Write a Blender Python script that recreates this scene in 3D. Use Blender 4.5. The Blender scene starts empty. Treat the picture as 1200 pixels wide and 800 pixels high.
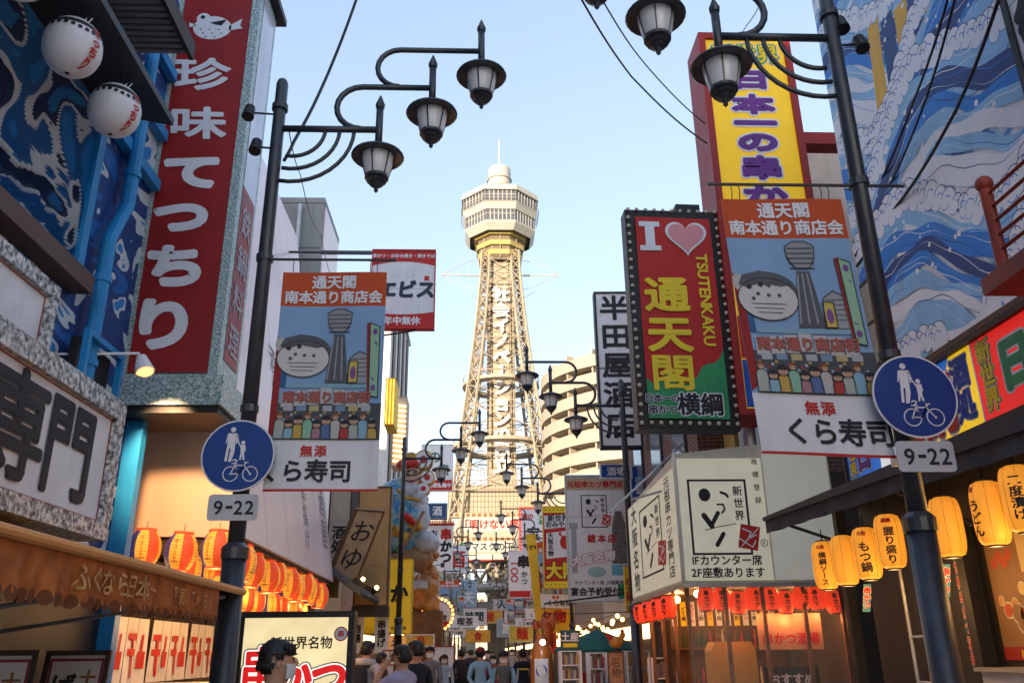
import bpy, bmesh, math, random
from mathutils import Vector, Matrix
random.seed(7)
S = bpy.context.scene
COL = S.collection
pi = math.pi

# ------------------------------------------------------------------ camera
FPX = 980.4                      # focal length in photo pixels (1200 wide)
def _n(v): return v.normalized()
EY = _n(Vector((-40/FPX, -365/FPX, -1)))            # street direction seen from the camera
EZ = Vector((-32/FPX, 2637/FPX, -1)); EZ = _n(EZ - EZ.dot(EY)*EY)
EX = EY.cross(EZ)
EYE = Vector((0, 0, 1.6))
cam = bpy.data.objects.new('camera', bpy.data.cameras.new('camera')); COL.objects.link(cam)
cam.data.sensor_width = 36; cam.data.sensor_fit = 'HORIZONTAL'; cam.data.lens = FPX/1200*36
cam.data.clip_start = .05; cam.data.clip_end = 6000
cam.matrix_world = Matrix(((EX.x, EX.y, EX.z, EYE.x), (EY.x, EY.y, EY.z, EYE.y), (EZ.x, EZ.y, EZ.z, EYE.z), (0, 0, 0, 1)))
S.camera = cam

# ------------------------------------------------------------------ light
SUN_EL, SUN_AZ = math.radians(9.5), math.radians(209)
w = bpy.data.worlds.new('World'); S.world = w; w.use_nodes = True
nt = w.node_tree; bg = nt.nodes['Background']
sky = nt.nodes.new('ShaderNodeTexSky'); sky.sky_type = 'NISHITA'; sky.sun_disc = False
sky.sun_elevation = SUN_EL; sky.sun_rotation = SUN_AZ
sky.air_density = 1.0; sky.dust_density = 1.0; sky.ozone_density = 1.0
gam = nt.nodes.new('ShaderNodeGamma'); gam.inputs[1].default_value = .56
sca = nt.nodes.new('ShaderNodeVectorMath'); sca.operation = 'MULTIPLY'; sca.inputs[1].default_value = (.85, .88, 1.0)
nt.links.new(sky.outputs[0], gam.inputs[0]); nt.links.new(gam.outputs[0], sca.inputs[0]); nt.links.new(sca.outputs[0], bg.inputs[0]); bg.inputs[1].default_value = .15
sd = bpy.data.lights.new('sun', 'SUN'); sd.energy = 2.0; sd.angle = math.radians(.5); sd.color = (1, .82, .58)
so = bpy.data.objects.new('sun', sd); COL.objects.link(so)
sdir = Vector((math.sin(SUN_AZ)*math.cos(SUN_EL), math.cos(SUN_AZ)*math.cos(SUN_EL), math.sin(SUN_EL)))
so.rotation_euler = sdir.to_track_quat('Z', 'Y').to_euler(); so.location = (0, 0, 60)
S.view_settings.view_transform = 'Standard'; S.view_settings.look = 'None'
S.view_settings.gamma = 1; S.view_settings.use_curve_mapping = False
S.view_settings.exposure = 2.28
S.cycles.use_denoising = True; S.cycles.max_bounces = 6; S.cycles.transparent_max_bounces = 8
S.cycles.sample_clamp_indirect = 6; S.cycles.caustics_reflective = False; S.cycles.caustics_refractive = False

# ------------------------------------------------------------------ where a photo pixel lies on a plane of the street
def ray(px, py):
    v = Vector(((px-600)/FPX, (400-py)/FPX, -1)); return Vector((v.dot(EX), v.dot(EY), v.dot(EZ)))
def at(px, py, Y=None, X=None, Z=None):
    r = ray(px, py)
    t = Y/r.y if Y is not None else X/r.x if X is not None else (Z-1.6)/r.z
    return EYE + r*t

# ------------------------------------------------------------------ materials
MATS = {}
def col(r, g, b, rough=.55, var=.12, scale=2.5, metal=0., bump=.15, spec=.4, dirt=.25, trans=0.):
    k = (r, g, b, rough, var, scale, metal, bump, dirt, trans)
    if k in MATS: return MATS[k]
    m = bpy.data.materials.new('paint'); m.use_nodes = True; t = m.node_tree; p = t.nodes['Principled BSDF']
    N = t.nodes.new; L = t.links.new
    tc = N('ShaderNodeTexCoord')
    n1 = N('ShaderNodeTexNoise'); n1.inputs['Scale'].default_value = scale; n1.inputs['Detail'].default_value = 6
    mp = N('ShaderNodeMapping'); mp.inputs['Scale'].default_value = (2.2, 2.2, .35)      # rain streaks run down
    n2 = N('ShaderNodeTexNoise'); n2.inputs['Scale'].default_value = scale*1.6; n2.inputs['Detail'].default_value = 4
    L(tc.outputs['Object'], n1.inputs['Vector']); L(tc.outputs['Object'], mp.inputs['Vector']); L(mp.outputs[0], n2.inputs['Vector'])
    r1 = N('ShaderNodeMapRange'); r1.inputs[1].default_value = .3; r1.inputs[2].default_value = .7; r1.inputs[3].default_value = 1-var; r1.inputs[4].default_value = 1+var
    L(n1.outputs[0], r1.inputs[0])
    r2 = N('ShaderNodeMapRange'); r2.inputs[1].default_value = .52; r2.inputs[2].default_value = .75; r2.inputs[3].default_value = 0; r2.inputs[4].default_value = dirt
    L(n2.outputs[0], r2.inputs[0])
    mul = N('ShaderNodeVectorMath'); mul.operation = 'SCALE'; mul.inputs[0].default_value = (r, g, b); L(r1.outputs[0], mul.inputs['Scale'])
    mx = N('ShaderNodeMix'); mx.data_type = 'RGBA'; L(r2.outputs[0], mx.inputs['Factor']); L(mul.outputs[0], mx.inputs['A'])
    mx.inputs['B'].default_value = (r*.45+.01, g*.42+.009, b*.38+.007, 1)
    L(mx.outputs['Result'], p.inputs['Base Color'])
    rr = N('ShaderNodeMapRange'); rr.inputs[3].default_value = max(.05, rough-.12); rr.inputs[4].default_value = min(1, rough+.12); L(n1.outputs[0], rr.inputs[0]); L(rr.outputs[0], p.inputs['Roughness'])
    p.inputs['Metallic'].default_value = metal; p.inputs['Specular IOR Level'].default_value = spec
    if bump:
        n3 = N('ShaderNodeTexNoise'); n3.inputs['Scale'].default_value = scale*14; L(tc.outputs['Object'], n3.inputs['Vector'])
        b_ = N('ShaderNodeBump'); b_.inputs['Strength'].default_value = bump; b_.inputs['Distance'].default_value = .01; L(n3.outputs[0], b_.inputs['Height']); L(b_.outputs[0], p.inputs['Normal'])
    MATS[k] = m; return m
def glow(r, g, b, s, base=None):
    k = ('g', r, g, b, s, base)
    if k in MATS: return MATS[k]
    m = bpy.data.materials.new('lit'); m.use_nodes = True; t = m.node_tree; p = t.nodes['Principled BSDF']
    p.inputs['Base Color'].default_value = (*(base or (r, g, b)), 1); p.inputs['Roughness'].default_value = .6
    n = t.nodes.new('ShaderNodeTexNoise'); n.inputs['Scale'].default_value = 5
    tc = t.nodes.new('ShaderNodeTexCoord'); t.links.new(tc.outputs['Object'], n.inputs['Vector'])
    mr = t.nodes.new('ShaderNodeMapRange'); mr.inputs[3].default_value = s*.7; mr.inputs[4].default_value = s*1.3
    t.links.new(n.outputs[0], mr.inputs[0]); t.links.new(mr.outputs[0], p.inputs['Emission Strength'])
    p.inputs['Emission Color'].default_value = (r, g, b, 1); MATS[k] = m; return m
def glass(tint=(.8, .85, .85), rough=.08, alpha=.35):
    k = ('gl', tint, rough, alpha)
    if k in MATS: return MATS[k]
    m = bpy.data.materials.new('glass'); m.use_nodes = True; t = m.node_tree; p = t.nodes['Principled BSDF']
    p.inputs['Base Color'].default_value = (*tint, 1); p.inputs['Roughness'].default_value = rough; p.inputs['Alpha'].default_value = alpha
    p.inputs['Specular IOR Level'].default_value = .8
    n = t.nodes.new('ShaderNodeTexNoise'); n.inputs['Scale'].default_value = 6; b_ = t.nodes.new('ShaderNodeBump'); b_.inputs['Strength'].default_value = .1
    t.links.new(n.outputs[0], b_.inputs['Height']); t.links.new(b_.outputs[0], p.inputs['Normal'])
    MATS[k] = m; return m
def ramp_mat(name, stops, scale, distort=0, kind='noise', interp='CONSTANT', rough=.6, stretch=(1, 1, 1), detail=2, bump=0.):
    m = bpy.data.materials.new(name); m.use_nodes = True; t = m.node_tree; p = t.nodes['Principled BSDF']; N = t.nodes.new; L = t.links.new
    tc = N('ShaderNodeTexCoord'); mp = N('ShaderNodeMapping'); mp.inputs['Scale'].default_value = stretch; L(tc.outputs['Object'], mp.inputs['Vector'])
    if kind == 'noise':
        n = N('ShaderNodeTexNoise'); n.inputs['Scale'].default_value = scale; n.inputs['Detail'].default_value = detail; n.inputs['Distortion'].default_value = distort; o = n.outputs[0]
    elif kind == 'wave':
        n = N('ShaderNodeTexWave'); n.inputs['Scale'].default_value = scale; n.inputs['Distortion'].default_value = distort; n.inputs['Detail'].default_value = detail; n.inputs['Detail Scale'].default_value = 1.4; o = n.outputs[1]
    else:
        n = N('ShaderNodeTexVoronoi'); n.inputs['Scale'].default_value = scale; o = n.outputs[0]
    L(mp.outputs[0], n.inputs['Vector'])
    r = N('ShaderNodeValToRGB'); r.color_ramp.interpolation = interp
    e = r.color_ramp.elements
    e[0].position, e[0].color = stops[0][0], (*stops[0][1], 1); e[1].position, e[1].color = stops[1][0], (*stops[1][1], 1)
    for s in stops[2:]:
        q = e.new(s[0]); q.color = (*s[1], 1)
    L(o, r.inputs[0]); L(r.outputs[0], p.inputs['Base Color']); p.inputs['Roughness'].default_value = rough
    if bump:
        b_ = N('ShaderNodeBump'); b_.inputs['Strength'].default_value = bump; b_.inputs['Distance'].default_value = .02; L(o, b_.inputs['Height']); L(b_.outputs[0], p.inputs['Normal'])
    return m

WHITE = col(.74, .75, .77); CLOTHW = col(.78, .78, .80, .8, .06); BLACK = col(.012, .012, .014, .5, .2, dirt=.1); INK = col(.015, .014, .02, .6, .1, dirt=0, bump=0)
IRON = col(.03, .036, .046, .38, .25, 6, spec=.6, dirt=.35); STEEL = col(.42, .43, .45, .4, .15, 4, metal=.7); GREY = col(.26, .27, .28)
RED = col(.50, .022, .012); DRED = col(.33, .014, .012, .5); YEL = col(.80, .50, .02); GRN = col(.03, .30, .11); PUR = col(.16, .03, .26); BLU = col(.012, .09, .42)
INKW = col(.80, .80, .83, .6, .05, dirt=.12, bump=0); INKR = col(.52, .02, .015, .6, .08, dirt=.1, bump=0); INKY = col(.90, .66, .03, .6, .06, dirt=.05, bump=0); INKB = col(.02, .06, .35, .6, .1, dirt=0, bump=0)
WOOD = col(.16, .075, .028, .6, .3, 5); DWOOD = col(.045, .024, .014, .6, .3, 5); CONC = col(.30, .31, .31, .85, .14, 1.2, dirt=.4)

# ------------------------------------------------------------------ mesh builder
class F:                                                             # a flat frame: origin, right, up, outward
    def __init__(s, o, u=(1, 0, 0), v=(0, 0, 1), bend=None):
        s.o = Vector(o); s.u = Vector(u).normalized(); s.v = Vector(v).normalized(); s.n = s.u.cross(s.v); s.bend = bend
    def __call__(s, a, b, c=0.):
        if s.bend: c += s.bend(a, b)
        return s.o + s.u*a + s.v*b + s.n*c
def rightwall(o): return F(o, (0, -1, 0))
def leftwall(o): return F(o, (0, 1, 0))
GL = {}
def glyph(ch, res=3):
    k = (ch, res)
    if k in GL: return GL[k]
    cu = bpy.data.curves.new('g', 'FONT'); cu.body = ch; cu.resolution_u = res
    o = bpy.data.objects.new('g', cu); COL.objects.link(o)
    me = bpy.data.meshes.new_from_object(o.evaluated_get(bpy.context.evaluated_depsgraph_get()))
    vs = [(v.co.x, v.co.y) for v in me.vertices]; fs = [tuple(p.vertices) for p in me.polygons]
    ec = {}
    for f in fs:
        for i in range(len(f)):
            e = tuple(sorted((f[i], f[(i+1) % len(f)]))); ec[e] = ec.get(e, 0)+1
    be = [e for e, c in ec.items() if c == 1]
    bpy.data.objects.remove(o); bpy.data.curves.remove(cu); bpy.data.meshes.remove(me)
    GL[k] = (vs, fs, be); return GL[k]

SPLIT = {'brace', 'leg', 'post', 'rail', 'bracket', 'foot', 'flower', 'drum', 'pipe', 'window', 'pane', 'window_pane', 'bulb', 'ceiling_bulb', 'claw', 'pier', 'stripe', 'partition', 'ear', 'cap'}
class MB:
    def __init__(s): s.G = [0]; s.V = []; s.Fc = []; s.M = []; s.mats = []; s.sm = []; s.cur = 0; s.smooth = False
    def m(s, mat):
        if mat not in s.mats: s.mats.append(mat)
        s.cur = s.mats.index(mat); return s
    def face(s, pts):
        b = len(s.V); s.V += [tuple(p) for p in pts]; s.Fc.append(tuple(range(b, b+len(pts)))); s.M.append(s.cur); s.sm.append(s.smooth)
    def raw(s, vs, fs):
        b = len(s.V); s.G.append(len(s.Fc)) if len(s.Fc) else 0; s.V += [tuple(p) for p in vs]
        for f in fs: s.Fc.append(tuple(b+i for i in f)); s.M.append(s.cur); s.sm.append(s.smooth)
    def box(s, a, b, fr=None):                                        # corner a to corner b, in frame coordinates if given
        x0, y0, z0 = a; x1, y1, z1 = b
        x0, x1 = min(x0, x1), max(x0, x1); y0, y1 = min(y0, y1), max(y0, y1); z0, z1 = min(z0, z1), max(z0, z1)
        P = [(x, y, z) for z in (z0, z1) for y in (y0, y1) for x in (x0, x1)]
        if fr: P = [fr(*p) for p in P]
        s.raw(P, [(0, 2, 3, 1), (4, 5, 7, 6), (0, 1, 5, 4), (2, 6, 7, 3), (0, 4, 6, 2), (1, 3, 7, 5)])
    def rect(s, fr, a0, b0, a1, b1, c=0., nx=1, ny=1):
        vs = [fr(a0+(a1-a0)*i/nx, b0+(b1-b0)*j/ny, c) for j in range(ny+1) for i in range(nx+1)]
        s.raw(vs, [(j*(nx+1)+i, j*(nx+1)+i+1, (j+1)*(nx+1)+i+1, (j+1)*(nx+1)+i) for j in range(ny) for i in range(nx)])
    def poly(s, fr, pts, c=0.): s.face([fr(a, b, c) for a, b in pts])
    def prism(s, fr, pts, c0, c1):
        n = len(pts); s.raw([fr(a, b, c0) for a, b in pts]+[fr(a, b, c1) for a, b in pts],
            [tuple(range(n))[::-1], tuple(range(n, 2*n))]+[(i, (i+1) % n, n+(i+1) % n, n+i) for i in range(n)])
    def disc(s, fr, a, b, r, c=0., n=20, ry=None, a0=0, a1=2*pi):
        ry = ry or r; full = abs(a1-a0-2*pi) < 1e-6
        s.poly(fr, [(a+r*math.cos(a0+(a1-a0)*i/n), b+ry*math.sin(a0+(a1-a0)*i/n)) for i in range(n+(0 if full else 1))], c)
    def stroke(s, fr, pts, wd, c=0., ends=True):                      # a drawn line of width wd
        for (x0, y0), (x1, y1) in zip(pts, pts[1:]):
            dx, dy = x1-x0, y1-y0; l = math.hypot(dx, dy) or 1; nx, ny = -dy/l*wd/2, dx/l*wd/2
            s.poly(fr, [(x0-nx, y0-ny), (x1-nx, y1-ny), (x1+nx, y1+ny), (x0+nx, y0+ny)], c)
        if ends:
            for i, (x, y) in enumerate(pts): s.disc(fr, x, y, wd/2, c-.0004, 8)
    def tube(s, pts, r, n=8, caps=True):
        pts = [Vector(p) for p in pts]; rr = r if isinstance(r, (list, tuple)) else [r]*len(pts)
        rings = []; up = None
        for i, p in enumerate(pts):
            d = (pts[min(i+1, len(pts)-1)]-pts[max(i-1, 0)]).normalized()
            if up is None: up = Vector((0, 0, 1)) if abs(d.z) < .9 else Vector((1, 0, 0))
            a = d.cross(up)
            a = a.normalized() if a.length > 1e-5 else Vector((1, 0, 0)); b = a.cross(d).normalized(); up = b
            rings.append([p+(a*math.cos(2*pi*k/n)+b*math.sin(2*pi*k/n))*rr[i] for k in range(n)])
        fs = []
        for i in range(len(pts)-1):
            for k in range(n): fs.append((i*n+k, i*n+(k+1) % n, (i+1)*n+(k+1) % n, (i+1)*n+k))
        if caps: fs += [tuple(range(n))[::-1], tuple((len(pts)-1)*n+k for k in range(n))]
        s.raw([v for r_ in rings for v in r_], fs)
    def bar(s, p, q, wd, h=None): s.tube([p, q], wd/2*1.2, 4)
    def lathe(s, prof, o, n=16, sx=1., sy=1., a0=0., a1=2*pi):
        o = Vector(o); vs = []; full = abs(a1-a0-2*pi) < 1e-6; k = n if full else n+1
        for r, z in prof:
            for i in range(k):
                t = a0+(a1-a0)*i/n; vs.append(o+Vector((r*math.cos(t)*sx, r*math.sin(t)*sy, z)))
        fs = [(j*k+i, j*k+(i+1) % k, (j+1)*k+(i+1) % k, (j+1)*k+i) for j in range(len(prof)-1) for i in range(n)]
        s.raw(vs, fs)
    def ball(s, o, r, n=10, sx=1., sy=1., sz=1.):
        m_ = max(4, n//2+1); s.lathe([(max(1e-4, r*math.sin(pi*i/m_)), -r*sz*math.cos(pi*i/m_)) for i in range(m_+1)], o, n, sx, sy)
    def text(s, fr, st, cx, cy, size, mat, bold=.03, c=.004, vert=False, sx=1., sy=1., pitch=1., out=(), slant=0., res=3, rnd=0.):
        eps = size*.0009; c = c+size*.010*(len(out)+.9 if bold > 0 else len(out))
        items = []; x = 0
        for ch in st:
            if ch in ' 　': x += .5; continue
            vs, fs, be = glyph(ch, res)
            if not vs: continue
            if ord(ch) > 0x2e80: off = (.5, .37); adv = pitch
            else:
                xs = [p[0] for p in vs]; off = ((min(xs)+max(xs))/2, .36); adv = (max(xs)-min(xs)+.13)*pitch
            P = [(p[0]-off[0], p[1]-off[1]) for p in vs]
            if vert and ch in 'ー〜－': P = [(q, -p) for p, q in P]; P = [(-p, q) for p, q in P]
            if slant: P = [(p+slant*q, q) for p, q in P]
            if vert: items.append((P, fs, be, 0, -x-pitch/2)); x += pitch
            else: items.append((P, fs, be, x+adv/2, 0)); x += adv
        for k, (bd, mt) in enumerate([(bold, mat)]+[(bold+o[0], o[1]) for o in out]):
            s.m(mt); cc = c-size*.010*k
            for P, fs, be, ox, oy in items:
                if vert: Q = [(cx+p*size*sx, cy+(q+oy+x/2)*size*sy) for p, q in P]
                else: Q = [(cx+(p+ox-x/2)*size*sx, cy+q*size*sy) for p, q in P]
                s.raw([fr(a, b, cc) for a, b in Q], fs)
                if bd <= 0: continue
                R = bd*size; j = 0; seen = set()
                for e in be:
                    (x0, y0), (x1, y1) = Q[e[0]], Q[e[1]]; dx, dy = x1-x0, y1-y0; l = math.hypot(dx, dy)
                    if l < 1e-7: continue
                    nx, ny = -dy/l*R, dx/l*R; j += 1; dz = cc-eps*(1+j % 5)
                    s.raw([fr(x0-nx, y0-ny, dz), fr(x1-nx, y1-ny, dz), fr(x1+nx, y1+ny, dz), fr(x0+nx, y0+ny, dz)], [(0, 1, 2, 3)])
                    for i in e:
                        if i in seen: continue
                        seen.add(i); dz = cc-eps*(6+i % 3)
                        s.raw([fr(Q[i][0]+R*math.cos(pi*k_/4), Q[i][1]+R*math.sin(pi*k_/4), dz) for k_ in range(8)], [tuple(range(8))])
    def build(s, name, parent=None, split=None):
        if split is None: split = name in SPLIT
        if split and parent and len(set(s.G)) > 1:                    # every piece a part of its own
            gs = sorted(set(s.G))+[len(s.Fc)]; last = None
            for a, b in zip(gs, gs[1:]):
                if b <= a: continue
                q = MB(); q.mats = s.mats; ix = {}
                for f in s.Fc[a:b]:
                    g = []
                    for i in f:
                        if i not in ix: ix[i] = len(q.V); q.V.append(s.V[i])
                        g.append(ix[i])
                    q.Fc.append(tuple(g))
                q.M = s.M[a:b]; q.sm = s.sm[a:b]; last = q.build(name, parent, False)
            return last
        me = bpy.data.meshes.new(name); o0 = Vector((0, 0, 0)); p = parent
        while p: o0 += p.location; p = p.parent
        if parent is None:
            xs = list(zip(*s.V)); o0 = Vector(((min(xs[0])+max(xs[0]))/2, (min(xs[1])+max(xs[1]))/2, min(xs[2])))
        me.from_pydata([(x-o0.x, y-o0.y, z-o0.z) for x, y, z in s.V], [], s.Fc)
        for mt in s.mats: me.materials.append(mt)
        me.polygons.foreach_set('material_index', s.M); me.polygons.foreach_set('use_smooth', s.sm); me.update()
        o = bpy.data.objects.new(name, me); COL.objects.link(o)
        if parent: o.parent = parent
        else: o.location = o0
        return o
def arc(c, r, a0, a1, n, u=(1, 0, 0), v=(0, 0, 1)):
    c = Vector(c); u = Vector(u); v = Vector(v)
    return [c+u*r*math.cos(a0+(a1-a0)*i/n)+v*r*math.sin(a0+(a1-a0)*i/n) for i in range(n+1)]
def thing(name, label, cat, loc=(0, 0, 0), group=None):
    o = bpy.data.objects.new(name, None); o.empty_display_size = .2; COL.objects.link(o); o.location = loc
    o['label'] = label; o['category'] = cat
    if group: o['group'] = group
    return o
def tag(o, label, cat, group=None):
    o['label'] = label; o['category'] = cat
    if group: o['group'] = group
    return o
def structure(o): o['kind'] = 'structure'; return o
def dup(root, loc, label, rz=0.):
    r = root.copy(); COL.objects.link(r); r.location = loc; r.rotation_euler = (0, 0, rz); r['label'] = label
    for ch in root.children:
        c = ch.copy(); COL.objects.link(c); c.parent = r
        for g in ch.children:
            d = g.copy(); COL.objects.link(d); d.parent = c
    return r
def box_part(name, mat, a, b, parent, fr=None):
    m = MB().m(mat); m.box(a, b, fr); return m.build(name, parent)
def sign_box(name, label, cat, fr, w_, h, d, face, frame, fw=.04, group=None, proud=.02, side=None):
    """a box sign: fr's origin is the middle of its face"""
    t = thing(name, label, cat, fr(0, -h/2, -d/2), group)
    box_part('cabinet', side or frame, (-w_/2, -h/2, -d), (w_/2, h/2, -.004), t, fr)
    m = MB().m(face); m.rect(fr, -w_/2+fw*.5, -h/2+fw*.5, w_/2-fw*.5, h/2-fw*.5, .0); m.build('face_panel', t)
    m = MB().m(frame)
    for a, b in (((-w_/2, -h/2), (w_/2, -h/2+fw)), ((-w_/2, h/2-fw), (w_/2, h/2)), ((-w_/2, -h/2+fw), (-w_/2+fw, h/2-fw)), ((w_/2-fw, -h/2+fw), (w_/2, h/2-fw))):
        m.box((*a, -.003), (*b, proud), fr)
    m.build('frame', t)
    if h > 1.2 and w_ < 3:                                             # sheet joints and screws
        m = MB().m(col(.10, .09, .08, .7, bump=0))
        for i in range(1, int(h/.8)): b = -h/2+h*i/int(h/.8); m.box((-w_/2+fw, b-.0025, .0005), (w_/2-fw, b+.0025, .002), fr)
        for a in (-w_/2+fw*.5, w_/2-fw*.5):
            for i in range(5): m.disc(fr, a, -h/2+fw*.5+(h-fw)*i/4, min(.012, fw*.35), proud+.002, 8)
        m.build('screws', t)
    return t
def lamp_glow(parent, p, watts, color=(1, .55, .18), r=.06):         # the light a lit lantern throws out of its open foot
    ld = bpy.data.lights.new('lantern_light', 'POINT'); ld.energy = watts; ld.color = color; ld.shadow_soft_size = r
    lo = bpy.data.objects.new('lantern_light', ld); COL.objects.link(lo); lo.parent = parent; lo.location = Vector(p)
# ================================================================== setting
m = MB().m(ramp_mat('earth', [(.3, (.26, .25, .24)), (.7, (.36, .35, .33))], .4, interp='LINEAR', rough=.9)); m.raw([(-3000, -3000, -.004), (3000, -3000, -.004), (3000, 3000, -.004), (-3000, 3000, -.004)], [(0, 1, 2, 3)]); structure(m.build('ground'))
m = MB().m(ramp_mat('paving', [(.35, (.24, .23, .22)), (.65, (.34, .33, .31))], 3, interp='LINEAR', rough=.75, bump=.2)); m.raw([(-4.0, -30, 0), (4.3, -30, 0), (4.3, 145, 0), (-4.0, 145, 0)], [(0, 1, 2, 3)]); structure(m.build('street'))

# ================================================================== blue restaurant building, left
WAVEBLUE = ramp_mat('wave_paint', [(.0, (.010, .13, .44)), (.40, (.008, .055, .22)), (.53, (.60, .66, .70)), (.60, (.02, .24, .62))], 1.0, 1.8, rough=.55, stretch=(1, .8, 1.5), detail=1.5)
CORRBLUE = ramp_mat('shutter_paint', [(.0, (.02, .26, .60)), (.42, (.015, .15, .40)), (.53, (.62, .68, .72)), (.59, (.008, .035, .12)), (.66, (.02, .22, .52))], .95, 1.7, rough=.4, stretch=(1, .9, 1.3), detail=1)
SKYBLUE = col(.02, .26, .60, .4)
ORN = ramp_mat('chased_metal', [(.36, (.04, .042, .045)), (.5, (.38, .39, .39)), (.64, (.80, .81, .80))], 22, interp='LINEAR', rough=.35, bump=.8, detail=3)
STONE = ramp_mat('speckled_stone', [(.35, (.13, .22, .22)), (.5, (.36, .48, .47)), (.62, (.62, .70, .68))], 38, interp='LINEAR', rough=.4, detail=4, bump=.15)
b1 = thing('restaurant_building', 'blue building with painted waves and dark eaves behind the red vertical fish sign', 'building', (-10, -2, 0))
box_part('wall', WAVEBLUE, (-18, -13, 0), (-4.0, 9.5, 12.8), b1)
box_part('added_shade_block', CONC, (-17.9, -12.9, 12.801), (-5.6, 9.4, 15.6), b1)  # unseen block added to keep sun off the concrete wall and yellow sign
m = MB().m(CORRBLUE)
n = 90
for i in range(n):
    z = 5.12+i*.036; m.face([(-3.99, 3, z), (-3.99, 7.55, z), (-3.955, 7.55, z+.018), (-3.955, 3, z+.018)]); m.face([(-3.955, 3, z+.018), (-3.955, 7.55, z+.018), (-3.99, 7.55, z+.036), (-3.99, 3, z+.036)])
m.build('corrugated_panel', b1)
m = MB().m(SKYBLUE); m.box((-3.99, 7.552, 5.0), (-3.92, 7.68, 8.4)); m.build('corner_trim', b1)
m = MB().m(col(.10, .055, .045, .6)); m.box((-3.998, 3, 4.93), (-3.78, 7.66, 5.11)); m.build('beam', b1)
m = MB().m(col(.05, .052, .056, .6)); m.prism(F((0, 3, 0), (1, 0, 0)), [(-3.997, 7.35), (-3.22, 6.92), (-3.22, 6.84), (-3.997, 6.99)], 0, -4.6); m.build('eave', b1)
m = MB().m(col(.26, .24, .23, .5))
m.box((-3.997, 5.5, 8.15), (-3.35, 8.05, 8.22))
for i in range(26): m.box((-3.99, 5.5+i*.098, 8.10), (-3.37, 5.56+i*.098, 8.148))
m.build('slatted_canopy', b1)
m = MB().m(DWOOD); m.box((-3.348, 5.5, 8.05), (-3.30, 8.06, 8.27)); m.build('canopy_fascia', b1)
m = MB().m(SKYBLUE)
m.tube([(-3.86, 7.98, 3.4), (-3.86, 7.98, 5.7), (-3.86, 8.25, 6.25), (-3.86, 8.25, 9.5)], .075, 12); m.smooth = False
for z in (4.3, 5.2, 6.6): m.lathe([(.076, 0), (.095, 0), (.095, .06), (.076, .06)], (-3.86, 7.98 if z < 6 else 8.25, z), 12)
m.build('drain_pipe', b1)
m = MB().m(SKYBLUE)
fr = leftwall((-3.72, 8.05, 4.15))
for a, b in (((-.42, -.42), (-.36, .42)), ((.36, -.42), (.42, .42)), ((-.36, -.42), (.36, -.36)), ((-.36, .36), (.36, .42))): m.box((*a, -.06), (*b, 0), fr)
m.m(BLACK); m.box((-.36, -.36, -.2), (.36, .36, -.12), fr); m.build('pipe_guard', b1)
m = MB().m(SKYBLUE)
for z in (6.9, 7.6, 8.5, 9.3): m.box((-3.99, 7.7, z), (-3.88, 9.05, z+.14))
m.build('rail', b1)
m = MB().m(SKYBLUE); m.box((-3.99, 9.38, 0), (-3.80, 9.52, 4.3)); m.build('corner_post', b1)
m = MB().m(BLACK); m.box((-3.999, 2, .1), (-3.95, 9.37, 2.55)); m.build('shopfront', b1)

# framed signboards
fr = leftwall((-3.86, 5.3, 4.33))
s1 = sign_box('framed_signboard', 'upper white signboard in a chased silver frame, partly cut by the left edge', 'signboard', fr, 3.7, .86, .12, WHITE, ORN, .13, proud=.05)
m = MB().m(DRED)
for a, b in (((-1.70, -.285), (1.70, -.277)), ((-1.70, .277), (1.70, .285)), ((1.692, -.277), (1.70, .277))): m.box((*a, .002), (*b, .008), fr)
m.build('red_line', s1)
fr = leftwall((-3.5, 5.4, 3.25))
s2 = sign_box('framed_signboard', 'big white signboard with thick black brush characters in a chased silver frame', 'signboard', fr, 5.3, 1.28, .3, CLOTHW, ORN, .15, proud=.06)
m = MB(); m.text(fr, '専門', 1.33, .02, .95, INK, .026, .006, sx=.98, sy=.92, pitch=.94, res=4)
m.build('lettering', s2)
m = MB().m(DRED)
for a, b in (((-2.49, -.475), (2.49, -.466)), ((-2.49, .466), (2.49, .475)), ((2.481, -.466), (2.49, .466))): m.box((*a, .002), (*b, .008), fr)
m.build('red_line', s2)
m = MB().m(ORN)
for i in range(3): m.box((-2.66, .642+i*.028, -.28), (2.66, .664+i*.028, .05-i*.03), fr)
m.build('cornice', s2)

# red vertical fish sign
fr = F((-3.48, 9.1, 7.15))
t = thing('vertical_sign', 'tall red vertical sign with white brush characters and a pufferfish, stone speckled rim', 'sign', (-3.48, 9.7, 4.2))
box_part('cabinet', STONE, (-4.02, 9.12, 4.55), (-2.94, 9.86, 10.2), t)
m = MB().m(DRED); m.rect(fr, -.47, -2.55, .43, 3.0, .006); m.build('face_panel', t)
m = MB().m(STONE)
m.box((-.56, -2.6, -.018), (-.472, 3.05, .03), fr); m.box((.432, -2.6, -.018), (.54, 3.05, .03), fr); m.build('rim', t)
m = MB().m(STONE); m.box((-4.14, 9.0, 4.2), (-2.84, 9.96, 4.545)); m.m(BLACK); m.box((-4.1, 9.05, 4.12), (-2.88, 9.92, 4.198)); m.build('base', t)
m = MB().m(BLACK); m.box((-4.06, 9.04, 10.202), (-2.82, 9.98, 10.3)); m.build('cap', t)
fs = leftwall((-2.938, 9.49, 7.3)); m = MB().m(col(.56, .55, .62, .12, .15, 1.5, spec=.8, bump=0)); m.rect(fs, -.27, -.2, .27, 2.8, .004); m.m(DRED); m.rect(fs, -.27, -2.5, .27, -.205, .004)
m.text(fs, '鉄鍋料理', 0, -1.4, .42, col(.45, .40, .45, bump=0), .02, .008, vert=True, pitch=1.25); m.build('side_panel', t)
m = MB()
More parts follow.
